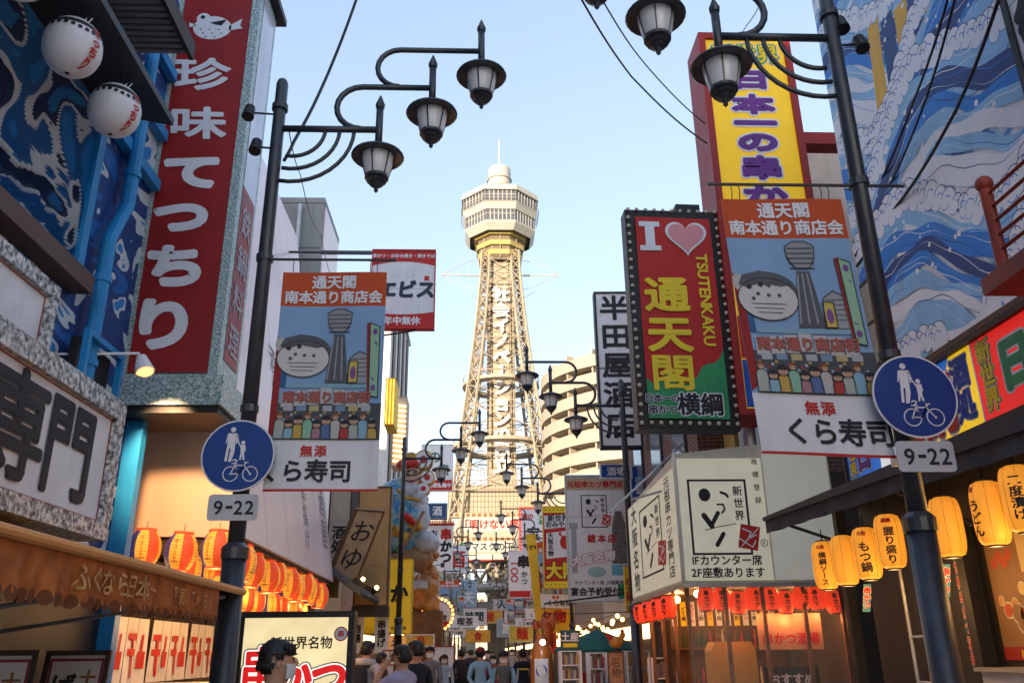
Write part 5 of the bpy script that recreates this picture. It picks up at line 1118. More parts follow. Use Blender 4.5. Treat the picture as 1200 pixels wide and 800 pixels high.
    for a in (-.38, -.32, .32, .38): m.tube([(a, 0, .13), (a, -.02, .06), (a, 0, 0)], .004, 5)
    m.build('rod', t); return t
bl = banner('hanging street banner with tower, pufferfish and crowd picture on the near left pole', False, 'shopping street banners'); bl.location = (-1.31, 7.0, 4.87)
br = banner('hanging street banner with tower, pufferfish and crowd picture, swinging on the near right pole', True, 'shopping street banners', shear=.035, lean=.085, amp=.011); br.location = (2.33, 5.6, 4.86)
for i, (px, py0, Y, right, lab) in enumerate(((645, 645, 27.0, True, 'street banner over a yellow signboard, nearest of the small far banners on the right'), (628, 650, 36.0, True, 'small street banner, second nearest of the far banners on the right'), (616, 672, 46.0, True, 'small street banner, third nearest of the far banners on the right'), (608, 690, 57, True, 'small street banner, fourth nearest of the far banners on the right'), (524, 684, 41.5, False, 'small street banner behind the ring of bulbs, nearest of the far banners on the left'), (535, 690, 54, False, 'small street banner, second nearest of the far banners on the left'), (544, 700, 66, False, 'small street banner, third nearest of the far banners on the left'))):
    x = (2.33 if right else -1.35); dup(br if right else bl, (x, Y, 4.87), lab)
# ================================================================== smaller signs along the street
fr = F((-1.58, 16.0, 8.72))
t = sign_box('hanging_sign', 'red and white hanging sign with black brush script behind the near left banner', 'sign', fr, 1.34, 1.80, .14, CLOTHW, RED, .02)
m = MB().m(INKR); n = 12
m.raw([fr(-.66+1.32*i/n, y_, .004) for i in range(n+1) for y_ in (.52+.10*(1-((i-6)/6)**2), .89)], [(2*i, 2*i+2, 2*i+3, 2*i+1) for i in range(n)]); m.raw([fr(-.66+1.32*i/n, y_, .004) for i in range(n+1) for y_ in (-.89, -.52-.06*(1-((i-6)/6)**2))], [(2*i, 2*i+2, 2*i+3, 2*i+1) for i in range(n)])
m.text(fr, '串かつ・お好み焼き・焼きそば', 0, .75, .094, INKW, .03, .010); m.disc(fr, -.18, .38, .12, .004, 18); m.disc(fr, .14, .38, .12, .004, 18); m.text(fr, '初', -.18, .38, .17, INKW, .03, .010); m.text(fr, '代', .14, .38, .17, INKW, .03, .010); m.text(fr, '年中無休', .0, -.72, .19, INKW, .035, .010); m.m(INKR); m.rect(fr, .44, .18, .54, .29, .004)
m.text(fr, 'エビス', .08, -.02, .42, col(.02, .03, .06, bump=0), .05, .006, sx=.95, slant=.1, res=4); m.build('print', t)
m = MB().m(IRON); m.box((-1.75, -.01, -.1), (-.69, .06, -.04), F((-1.58, 16.0, 9.55))); m.bar(fr(.3, -.9, -.07), fr(-1.7, -1.25, -.07), .035); m.bar(fr(-.67, .86, -.07), fr(-2.6, .86, -.07), .05); m.build('arm', t)

fr = F((-1.74, 35.0, 8.95)); t = sign_box('hanging_sign', 'white sign with a red band reading open hours, far up on the left', 'sign', fr, 1.35, 2.0, .15, CLOTHW, WHITE, .03)
m = MB().m(INKR); m.rect(fr, -.66, -.97, .66, -.52, .004); m.text(fr, '24時間営業中', .0, -.75, .20, INKW, .03, .010); m.text(fr, 'の', -.1, .45, .55, col(.05, .12, .1), .02, .008); m.text(fr, '億', .25, -.1, .5, col(.05, .12, .1), .03, .008); m.m(INKY); m.disc(fr, -.45, .5, .22, .006, 16); m.build('print', t)

fr = F((-1.50, 34.0, 5.55)); t = thing('hanging_sign', 'white banner shaped sign with a pointed foot and skewer characters on the left', 'sign', fr(0, -1, 0))
m = MB().m(CLOTHW); m.prism(fr, [(-.5, -.72), (0, -.95), (.5, -.72), (.52, .85), (-.52, .85)], -.1, 0); m.build('panel', t); m = MB(); m.text(fr, '串', .22, .5, .46, INKR, .06, .006); m.text(fr, 'かつ', .22, -.18, .46, INK, .06, .006, vert=True, pitch=.95); m.text(fr, 'お好', -.25, .4, .3, INK, .03, .006, vert=True); m.text(fr, '焼', -.25, -.1, .3, INKR, .05, .006); m.text(fr, '飯', -.25, -.4, .28, INK, .03, .006); m.text(fr, '一番', -.0, -.68, .2, INK, .03, .006); m.build('lettering', t)
m = MB().m(INKR); m.box((-.56, .86, -.12), (.56, .95, .02), fr)
for i in range(12): m.ball(fr(-.5+i*.09, 1.0, 0), .04, 6)
m.build('red_rail', t)
fr = F((-1.62, 33.5, 6.9)); t = sign_box('blue_sign', 'small navy sign box above the pointed white sign', 'sign', fr, .78, .62, .3, col(.03, .08, .20), col(.10, .20, .30), .06)
m = MB(); m.text(fr, '酒', 0, 0, .4, INKW, .02, .006); m.build('lettering', t)

# ring of bulbs sign
fr = F((at(513, 721, Y=29).x, 29, at(513, 721, Y=29).z)); t = thing('round_bulb_sign', 'round sign ringed with glowing orange bulbs and a number three on the left', 'sign', fr(0, -.6, 0)); m = MB().m(CLOTHW); m.prism(fr, [(.44*math.cos(q*pi/16), .44*math.sin(q*pi/16)) for q in range(32)], -.1, 0); m.build('disc', t)
m = MB().m(INKR); m.disc(fr, 0, 0, .435, .003, 16, a0=pi*1.13, a1=pi*1.87); m.build('red_base', t); m = MB(); m.text(fr, '3', 0, .22, .28, INK, .03, .006); m.text(fr, '朝日堂', .02, -.06, .19, INK, .03, .006); m.text(fr, '営業中', 0, -.30, .14, INKW, .02, .010); m.build('lettering', t)
bm = None
for q in range(24):
    if bm is None:
        m = MB().m(glow(1, .30, .04, 2.2)); m.ball((0, 0, 0), .045, 8); o = m.build('bulb'); bm = o.data; bpy.data.objects.remove(o)
    o = bpy.data.objects.new('bulb', bm); COL.objects.link(o); o.parent = t; o.location = fr(.50*math.cos(q*pi/12), .50*math.sin(q*pi/12), -.02)-t.location
m = MB().m(BLACK); m.tube([(fr.o.x-.1, 29.1, 0), (fr.o.x-.1, 29.1, fr.o.z-.4)], .05, 8); m.build('post', t)

# yellow sign box with bulbs high on the left
fr = F((-3.1, 24.9, 10.3)); x_ = at(457, 470, Y=25); fr = F((x_.x, 25, x_.z)); t = sign_box('bulb_sign', 'tall narrow yellow sign dotted with bulbs below the striped block', 'sign', fr, .30, 1.5, 1.2, YEL, YEL, .02, side=YEL)
m = MB().m(glow(1, .6, .12, .8))
for i in range(30):
    for j in range(3): m.ball(fr(-.1+j*.1, -.7+i*.048, .02), .018, 5)
m.build('bulb', t)
x_ = at(468, 505, Y=30); fr = F((x_.x, 30, x_.z)); t = sign_box('bulb_sign', 'cream slanted sign with rows of warm bulbs beside the narrow yellow sign', 'sign', fr, .5, 2.6, 1.0, col(.62, .5, .36), col(.4, .3, .2), .03); m = MB().m(glow(1, .6, .25, 1.2))
for i in range(12): m.bar(fr(-.2, -1.1+i*.19, .04), fr(.22, -1.16+i*.19, .04), .05)
m.build('bulb', t)

# festive statue on the shop roof
from mathutils import noise
def blob(m, o, r, sx=1, sy=1, sz=1, n=26):
    b = len(m.V); m.ball(o, r, n, sx, sy, sz); o = Vector(o)
    for i in range(b, len(m.V)): v = Vector(m.V[i]); q = noise.noise(v*2.2)*.22+noise.noise(v*6)*.07-.06*abs(math.sin((v.z+v.x*.6)*9)); m.V[i] = tuple(o+(v-o)*(1+q))
P = lambda px, py, Y=26.5: at(px, py, Y=Y)
SROBE = ramp_mat('robe', [(.3, (.015, .11, .30)), (.48, (.06, .25, .42)), (.56, (.30, .38, .45)), (.66, (.08, .25, .20))], 2.6, 1.2, interp='LINEAR', rough=.5); SWH = col(.42, .42, .46, .5, .3, 3); SGOLD = col(.42, .23, .03, .35, .35, 5, metal=.3); SBR = col(.26, .13, .05, .5, .3, 4); SSK = col(.55, .34, .24)
t = thing('festive_statue', 'large seated statue in blue and white robes with a red hat on the left roofs', 'statue', (-1.9, 26.5, 4.4))
m = MB().m(SROBE); m.smooth = True; blob(m, P(466, 610), .95, 1, .8, 1.25); blob(m, P(458, 575), .7, 1, .8, 1.1); m.build('robe', t)
m = MB().m(SWH); m.smooth = True; blob(m, P(485, 600), .62, .9, .8, 1.5); blob(m, P(500, 632), .50, 1, .8, .9); blob(m, P(478, 563), .55, 1, .8, .8); blob(m, P(490, 575), .4); m.build('tunic', t)
m = MB().m(SSK); m.smooth = True; blob(m, P(482, 546), .42, 1, .9, 1.05); blob(m, P(497, 553), .12); m.build('head', t)
m = MB().m(RED); m.smooth = True; blob(m, P(477, 528), .46, 1.1, .9, .5); m.m(SGOLD); blob(m, P(480, 518), .3, 1, .9, .7); m.build('hat', t)
for px, py, r_ in ((498, 522, .36), (503, 546, .28), (498, 561, .24)):
    c = P(px, py); m = MB().m(SGOLD); m.tube([c+Vector((0, .2, 0)), c+Vector((0, -.2, 0))], r_, 20); m.m(CLOTHW); m.tube([c+Vector((0, -.201, 0)), c+Vector((0, -.22, 0))], r_*.85, 20); m.m(INKR); m.tube([c+Vector((0, -.221, 0)), c+Vector((0, -.23, 0))], r_*.4, 12); m.build('drum', t, False)
c = P(482, 546); m = MB().m(INK)
for s_ in (-.13, .15): m.tube([c+Vector((s_-.07, -.40, .06)), c+Vector((s_, -.42, .10)), c+Vector((s_+.07, -.40, .06))], .022, 6); m.tube([c+Vector((s_-.08, -.38, .17)), c+Vector((s_+.08, -.38, .2))], .03, 6)
m.m(INKR); m.tube([c+Vector((-.12, -.40, -.16)), c+Vector((0, -.42, -.22)), c+Vector((.14, -.40, -.15))], .03, 6); m.build('face', t)
m = MB().m(RED); m.tube([P(466, 590, 25.6), P(478, 600, 25.7), P(490, 612, 25.9)], [.1, .14, .1], 8); m.m(SGOLD); m.tube([P(462, 560, 25.7), P(475, 572, 25.7), P(492, 575, 26)], .07, 8); m.build('sash', t)
m = MB().m(SBR); m.tube([P(448, 690, 25.9), P(470, 640, 25.6), P(498, 590, 25.6)], .05, 6); m.build('rod', t)
m = MB().m(SGOLD); m.smooth = True
for px, py in ((455, 611), (462, 617), (480, 606), (487, 610), (472, 625)): blob(m, P(px, py, 25.9), .26, 1, .6, .8)
m.build('flower', t)
m = MB().m(SBR); m.smooth = True; m.tube([P(455, 668), P(475, 650), P(497, 660), P(507, 648)], [.45, .5, .42, .1], 12); m.build('boat', t)
m = MB().m(SWH); m.box((-3.6, 26.0, 3.3), (-1.5, 27.2, 3.55)); m.build('plinth', t)
t.scale = (.86, .86, .86)
t = thing('golden_statue', 'glossy orange brown seated figure statue below the festive statue', 'statue', (-1.9, 28, 3)); G_ = col(.48, .20, .05, .3, .35, 4, spec=.7); P2 = lambda px, py: at(px, py, Y=27.6)
m = MB().m(G_); m.smooth = True; blob(m, P2(498, 690), .42, 1, .8, 1.3); blob(m, P2(497, 655), .36); blob(m, P2(488, 680), .2); blob(m, P2(507, 672), .2, 1, 1, 1.6); blob(m, P2(505, 708), .3, 1, .8, 1.2); blob(m, P2(490, 706), .26); blob(m, P2(510, 650), .16); m.build('body', t)
m = MB().m(WOOD); m.box((-2.3, 27.3, 0), (-1.1, 28.0, at(500, 716, Y=27.6).z)); m.build('stand', t)
# left far shop row below the statues
for i, (px, py, Y, w_, h_, mat_, s_, ink, lab) in enumerate((
    (464, 770, 19.5, .6, .32, CLOTHW, '串', INK, 'small white sign with one character under the yellow awning'), (463, 752, 24, .9, .35, CLOTHW, 'え', INKB, 'tilted small white sign with a blue character right of the second left pole'),
    (519, 775, 27, .7, .9, CLOTHW, '9', INK, 'white standing sign with a number framed in orange lights'), (493, 750, 26, .8, .35, col(.62, .35, .05), '串', INKR, 'small orange sign box above the masked people on the left'),
    (535, 655, 58, 1.6, 1.9, CLOTHW, '酒', INKR, 'pale red edged sign far left before the tower gate'), (549, 700, 70, 1.3, 2.8, col(.30, .45, .58), '天', INKW, 'light blue tall sign far left before the tower gate'),
    (556, 722, 62, 1.8, 1.2, CLOTHW, '時間', INK, 'white wide sign far left above the crowd'), (545, 728, 40, 1.2, .5, CLOTHW, '喫茶', INK, 'white wide low sign left above the crowd'), (560, 745, 90, 2.6, 1.2, col(.75, .42, .06), '食', INKR, 'orange sign farthest left above the crowd'),
    (596, 735, 75, 2.0, 1.5, col(.30, .45, .58), '館', INKW, 'light blue sign far right above the crowd'), (604, 722, 60, 1.6, .9, CLOTHW, 'たこ', INKR, 'white sign far right above the crowd'), (612, 742, 50, 1.5, .9, col(.62, .50, .08), '麺', INKR, 'yellow sign far right above the crowd'),
    (640, 748, 34, .8, 1.1, RED, '串', INKY, 'red sign with a yellow character beside the giant bottle'), (574, 722, 110, 3.2, 1.6, col(.70, .40, .08), '屋', INKR, 'orange sign in the middle of the far gate'), (588, 708, 125, 2.6, 1.6, CLOTHW, '人', INKB, 'white sign in the middle of the far gate'))):
    p = at(px, py, Y=Y); fr = F(p); t = sign_box('shop_sign', lab, 'sign', fr, w_, h_, .12, mat_, WHITE if i % 2 else DRED, .03); m = MB(); m.text(fr, s_, 0, 0, min(h_, w_/len(s_))*.75, ink, .03, .006, res=2); m.build('lettering', t)
    m = MB().m(IRON); sx = -4.0 if p.x < .2 else 4.3
    if p.z > 2.2 and abs(px-582) > 12: m.bar(fr(0, h_*.45, -.06), (sx, Y+.06, p.z+h_*.45), .05); m.build('arm', t)
    else: m.tube([fr(-w_*.4, -h_/2, -.06), (p.x-w_*.4, Y+.06, 0)], .03, 6); m.tube([fr(w_*.4, -h_/2, -.06), (p.x+w_*.4, Y+.06, 0)], .03, 6); m.build('leg', t)
# warm strings of bulbs under the far left eaves
t = thing('festoon_lights', 'string of warm glowing bulbs along the left shop eaves under the statues', 'lights', (-2.6, 27, 2.4)); m = MB().m(glow(1, .45, .1, 3.0))
for i in range(46): m.ball((-2.1-.25*(i % 3), 22.5+i*.42, 2.15+.12*math.sin(i*1.7)), .05, 6)
m.build('bulb', t); m = MB().m(BLACK); m.tube([(-2.2, 22.4, 2.26), (-2.2, 42, 2.26)], .012, 5); m.build('cable', t)
t = thing('festoon_lights', 'string of warm glowing bulbs along the right shop eaves beyond the giant bottle', 'lights', (3.2, 30, 2.4)); m = MB().m(glow(1, .42, .1, 3.0))
for i in range(50): m.ball((3.3+.22*(i % 3), 21.5+i*.6, 2.3+.15*math.sin(i*1.3)), .055, 6)
m.build('bulb', t); m = MB().m(BLACK); m.tube([(3.3, 21.5, 2.44), (3.3, 52, 2.44)], .012, 5); m.build('cable', t)

# right side signs further along
fr = F(at(655, 640, Y=25)); t = sign_box('souvenir_sign', 'orange red souvenir shop sign with yellow ends and white panels on the right', 'sign', fr, .92, 2.35, .2, RED, YEL, .02)
m = MB().m(INKY); m.rect(fr, -.45, .98, .45, 1.16, .004); m.rect(fr, -.45, -1.16, .45, -.98, .004); m.m(INK)
for i in range(7):
    for y_ in (1.07, -1.07): m.disc(fr, -.38+i*.125, y_, .02, .006, 6)
m.m(CLOTHW); m.poly(fr, [(-.42, .5), (.44, .58), (.44, .94), (-.42, .9)], .004); m.poly(fr, [(-.38, -.35), (.44, -.27), (.44, .48), (-.36, .38)], .004); m.text(fr, '新世界', .0, .82, .21, INK, .03, .008); m.text(fr, 'おみやげ', .0, .64, .19, INK, .03, .008); m.text(fr, '大阪名物', -.24, .06, .17, INK, .03, .008, vert=True); m.m(INKR); m.disc(fr, .2, .12, .17, .008, 14, .2); m.stroke(fr, [(.1, .3), (.02, .36), (.06, .4)], .05, .008)
m.text(fr, '大阪', .08, -.68, .48, INKY, .05, .006, out=((.04, INK),)); m.build('print', t)
fr = F(at(625, 622, Y=38)); t = sign_box('bulb_edged_sign', 'white sign edged with red bulbs and a large black character right of the tower base', 'sign', fr, 1.25, 2.1, .2, CLOTHW, RED, .06); m = MB(); m.text(fr, '宝', .0, -.1, .62, INK, .03, .006); m.text(fr, '酒の', -.25, .65, .28, INKR, .04, .006); m.text(fr, '大黒', .35, .5, .22, GRN, .03, .006, vert=True); m.text(fr, '食堂', 0, -.7, .4, INK, .03, .006); m.build('lettering', t)
me = None
m = MB().m(glow(1, .05, .02, 1.0))
for i in range(9): m.ball(fr(-.6+i*.15, 1.04, .03), .04, 6); m.ball(fr(-.6+i*.15, -1.04, .03), .04, 6)
for i in range(14): m.ball(fr(-.6, -1.0+i*.15, .03), .04, 6); m.ball(fr(.6, -1.0+i*.15, .03), .04, 6)
m.build('bulb', t)
fr = F(at(609, 672, Y=33)); t = sign_box('skewer_sign', 'white sign with black skewer character and red hundred yen figures on the right', 'sign', fr, .85, 1.75, .15, CLOTHW, WHITE, .02); m = MB(); m.text(fr, '串', .15, .45, .48, INK, .06, .006); m.text(fr, '一〇〇', -.2, .1, .28, INKR, .05, .006, vert=True); m.text(fr, 'かつ', .18, -.15, .26, INK, .03, .006, vert=True); m.m(INKR); m.rect(fr, -.4, -.85, .4, -.62, .004); m.build('lettering', t)
fr = F(at(627, 668, Y=30)); fr = F(fr.o, (1, 0, 0), (-.10, 0, 1)); t = sign_box('yellow_sign', 'narrow yellow sign with black characters behind the far right banners', 'sign', fr, .34, 2.5, .1, YEL, YEL, .01); m = MB(); m.text(fr, '日本橋食堂', .02, 0, .3, INK, .04, .006, vert=True, pitch=1.2); m.build('lettering', t)
fr = F(at(646, 690, Y=27.6)); fr = F(fr.o, (1, .0, .1), (-.06, 0, 1)); t = sign_box('yellow_sign', 'wide yellow signboard peeking out under the nearest small far banner', 'sign', fr, 1.15, 2.6, .12, YEL, YEL, .01); m = MB(); m.text(fr, '名物', .0, -.85, .4, INKR, .05, .006); m.build('lettering', t)
fr = F(at(755, 560, Y=19)); 
for k, (px, py, w_, h_, lab) in enumerate(((722, 552, .75, .35, 'small blue sign box above the white hanging sign'), (750, 570, .45, 1.0, 'narrow blue and white sign behind the second right pole'))):
    fr = F(at(px, py, Y=19.2)); t = sign_box('blue_sign', lab, 'sign', fr, w_, h_, .12, BLU, WHITE, .03); m = MB(); m.text(fr, '酒場', 0, 0, .22, INKW, .03, .006, vert=k == 1); m.build('lettering', t); m = MB().m(IRON); m.bar(fr(w_*.3, h_*.4, -.06), (4.1, 19.3, fr.o.z+h_*.4), .04); m.build('arm', t)
fr = F(at(737, 690, Y=17.4)); t = sign_box('yellow_sign', 'tiny yellow sign squeezed beside the far end of the cream box sign', 'sign', fr, .16, .9, .08, YEL, YEL, .01); m = MB(); m.text(fr, 'お土産', 0, 0, .15, INKR, .03, .006, vert=True); m.build('lettering', t)
# parasol, racks, bottle, lobster
t = thing('parasol', 'dark green market parasol over the stall on the right', 'parasol', (3.0, 20, 0)); a = at(700, 737, Y=20)
m = MB().m(col(.015, .12, .10, .8)); m.lathe([(1.0, a.z-.42), (.55, a.z-.2), (.02, a.z)], (a.x, 20, 0), 8); m.lathe([(1.0, a.z-.42), (1.0, a.z-.5)], (a.x, 20, 0), 8); m.build('canopy', t); m = MB().m(WOOD); m.tube([(a.x, 20, 0), (a.x, 20, a.z-.02)], .025, 8); m.build('pole', t)
def rack(name, lab, px0, px1, pyt, Y, rows, colors, head):
    a, b = at(px0, pyt, Y=Y), at(px1, pyt, Y=Y); w_ = b.x-a.x; h_ = a.z; t = thing(name, lab, 'rack', (a.x+w_/2, Y, 0)); fr = F((a.x, Y, 0)); m = MB().m(INKW)
    for x in (0, w_):
        for c in (0, -.35): m.box((x-.02, 0, c-.02), (x+.02, h_, c+.02), fr)
    for i in range(rows+1): z = .15+(h_-.17)*i/rows; m.box((0.021, z, -.36), (w_-.021, z+.02, 0), fr)
    m.build('frame', t)
    for k in range(len(colors)):
        m = MB().m(colors[k])
        for i in range(rows):
            z = .172+(h_-.17)*i/rows; dz = (h_-.17)/rows
            for j in range(6):
                if (i+j) % len(colors) == k: m.box((.03+j*(w_-.06)/6, z, -.3), (.03+(j+.85)*(w_-.06)/6, z+dz*rng.uniform(.55, .8), -.03-.05*rng.random()), fr)
        m.build('goods', t)
    if head:
        m = MB().m(col(.02, .09, .09)); m.box((0, h_+.02, -.06), (w_, h_+.36, -.02), fr); m.text(fr, '土産', w_/2, h_+.24, .17, INKW, .03, -.012); m.m(INKY); m.rect(fr, .05, h_+.06, w_-.05, h_+.13, -.015); m.build('header', t)
GOODS = [col(.45, .42, .38, bump=0), col(.20, .12, .09, bump=0), col(.5, .36, .1, bump=0), col(.14, .18, .3, bump=0)]
rack('display_rack', 'white wire rack of souvenirs with a dark header on the right of the crowd', 657, 680, 762, 16.5, 6, GOODS, True)
rack('display_rack', 'low rack of red and white packets right of the wire souvenir rack', 690, 710, 764, 17, 5, [col(.42, .05, .04, bump=0), col(.55, .52, .5, bump=0), GOODS[1]], False)
rack('display_rack', 'rack of orange and yellow snacks left of the corner eatery', 734, 760, 762, 17.2, 5, [col(.55, .22, .04, bump=0), col(.55, .40, .08, bump=0), col(.40, .06, .03, bump=0), GOODS[0]], False)
rack('display_rack', 'grey rack of mixed goods below the street side red lanterns', 764, 790, 770, 15.5, 4, [GOODS[0], GOODS[3], GOODS[1]], False)
fr = F(at(722, 782, Y=16.2)); fr = F(fr.o, (1, 0, 0), (.03, .15, 1)); t = sign_box('wooden_board', 'brown wooden board with worn characters leaning between the racks', 'board', fr, .30, .56, .04, col(.33, .18, .08, .6, .3, 8), DWOOD, .02); m = MB(); m.text(fr, '名物', 0, 0, .18, col(.1, .06, .04, bump=0), .02, .004, vert=True); m.build('lettering', t)
box_part('stand', DWOOD, (-.15, -fr.o.z, -.3), (.15, -.29, -.06), t, F(fr.o))
p = at(722, 752, Y=17); t = thing('rooster_figure', 'small orange and red rooster figure on top of the racks', 'figure', p+Vector((0, 0, -.12))); m = MB().m(col(.55, .25, .04)); m.smooth = True; m.ball(p, .11, 10, 1.3, .8, 1); m.ball(p+Vector((.13, 0, .13)), .06, 8); m.tube([p+Vector((.08, 0, .05)), p+Vector((.13, 0, .12))], .055, 8); m.build('body', t); m = MB().m(RED); m.ball(p+Vector((.13, 0, .20)), .04, 6); m.tube([p+Vector((-.08, 0, .04)), p+Vector((-.2, 0, .16))], [.06, .02], 6); m.build('comb', t); m = MB().m(DWOOD); m.tube([p+Vector((0, 0, -.1)), (p.x, p.y, 0)], .03, 6); m.build('stand', t)
p = at(635, 790, Y=17.5); zc = at(635, 736, Y=17.5).z; t = thing('giant_bottle', 'giant orange brown bottle model with a white label on the right of the crowd', 'bottle', (p.x, 17.5, 0)); AM = col(.42, .13, .02, .18, .25, 3, spec=.8, bump=0)
m = MB().m(AM); m.smooth = True; m.lathe([(.005, .02), (.21, .02), (.22, .1), (.22, 1.45), (.21, 1.6), (.16, 1.75), (.09, 1.85), (.075, 1.95)], (p.x, 17.5, 0), 22); m.build('glass_body', t); m = MB().m(SGOLD); m.lathe([(.078, 1.93), (.085, 2.02), (.05, 2.05), (.001, 2.05)], (p.x, 17.5, 0), 16); m.build('cap', t)
def lm(a, b_, c): th = -pi/2-.1+a/.22; return Vector((p.x+(.222+c)*math.cos(th), 17.5+(.222+c)*math.sin(th), 1.27+b_))
m = MB().m(CLOTHW); m.rect(lm, -.14, -.22, .14, .22, .002, 8, 1); m.m(INKB); m.disc(lm, 0, 0, .11, .004, 16); m.m(INKW); m.disc(lm, 0, 0, .075, .006, 16); m.build('label', t)
t = thing('lobster_model', 'orange red lobster model hanging over the giant bottle', 'model', (p.x, 19, 2)); m = MB().m(col(.55, .11, .02, .4)); m.smooth = True; L_ = lambda px, py: at(px, py, Y=19)
m.tube([L_(641, 758), L_(640, 745), L_(638, 733), L_(636, 724)], [.14, .17, .14, .06], 10); m.tube([L_(641, 748), L_(630, 738), L_(627, 728)], [.05, .05, .09], 8); m.tube([L_(641, 748), L_(648, 735), L_(647, 722)], [.05, .05, .09], 8); m.build('body', t); m = MB().m(col(.55, .11, .02, .4))
for k in range(4): m.tube([L_(640, 742+k*4), L_(631, 746+k*4)], .02, 5); m.tube([L_(640, 742+k*4), L_(649, 746+k*4)], .02, 5)
m.build('claw', t); m = MB().m(BLACK); m.tube([L_(638, 724), L_(638, 724)+Vector((0, 0, .3)), (4.3, 19, 2.9)], .02, 5); m.build('arm', t)
p = at(636, 752, Y=16.9); t = thing('lamp', 'bright white bulb hanging in front of the lobster model', 'lamp', p); m = MB().m(glow(.9, .8, 1, 6)); m.ball(p, .05, 10); m.build('bulb', t); m = MB().m(BLACK); m.tube([p+Vector((0, 0, .05)), p+Vector((0, 0, .5)), (4.0, 16.9, p.z+.55)], .008, 4); m.build('cable', t)
t = thing('market_stall', 'stall table crowded with goods under the green parasol', 'stall', (3.1, 20.6, 0)); box_part('table', WOOD, (2.2, 20.2, .7), (4.2, 21.0, .8), t); m = MB()
for i in range(40): m.m(GOODS[i % 4] if i % 3 else RED); x = 2.25+1.8*rng.random(); y = 20.25+.6*rng.random(); m.box((x, y, .802), (x+.12, y+.1, .9+.35*rng.random()))
o = m.build('goods', t); m = MB().m(DWOOD)
for x, y in ((2.25, 20.25), (4.1, 20.25), (2.25, 20.9), (4.1, 20.9)): m.box((x, y, 0), (x+.06, y+.06, .699))
m.build('leg', t)

# ================================================================== overhead cables
def cable(lab, pts, r=.012):
    P_ = [at(px, py, Y=Y) for px, py, Y in pts]; q = []
    for a, b in zip(P_, P_[1:]):
        for i in range(8): q.append(a.lerp(b, i/8)-Vector((0, 0, .18*math.sin(pi*i/8)*min(1, (b-a).length/6))))
    q.append(P_[-1]); m = MB().m(BLACK); m.smooth = True; m.tube(q, r, 6); tag(m.build('overhead_cable'), lab, 'cable')
cable('thick overhead cable curving down to the top of the near left lamp pole', ((421, -10, 8.2), (385, 85, 8.0), (345, 165, 7.3), (333, 188, 7.05)), .017)
cable('thin wire dropping behind the near left lamp arm', ((338, 150, 7.2), (352, 205, 9), (376, 275, 14), (392, 330, 19)), .006)
cable('upper of two overhead cables crossing to the yellow vertical sign', ((700, -10, 8), (760, 80, 10.5), (826, 145, 12.0)), .011)
cable('lower of two overhead cables crossing to the yellow vertical sign', ((676, -10, 8), (740, 90, 10), (828, 168, 12.0)), .014)
cable('overhead cable running from the top edge to the near right pole, leftmost on the mural', ((1112, -5, 5.3), (1070, 120, 6.5), (1022, 232, 8.0), (1000, 285, 8.44)), .012)
cable('overhead cable across the mural, middle of three', ((1120, -5, 5.2), (1080, 130, 6.4), (1030, 240, 7.9), (1002, 300, 8.44)), .012)
cable('thick overhead cable across the mural, rightmost of three', ((1172, -5, 4.8), (1120, 130, 5.9), (1040, 255, 7.7), (1004, 312, 8.44)), .016)
cable('thin wire crossing the yellow vertical sign', ((895, -5, 7), (875, 30, 8), (850, 45, 11)), .006)

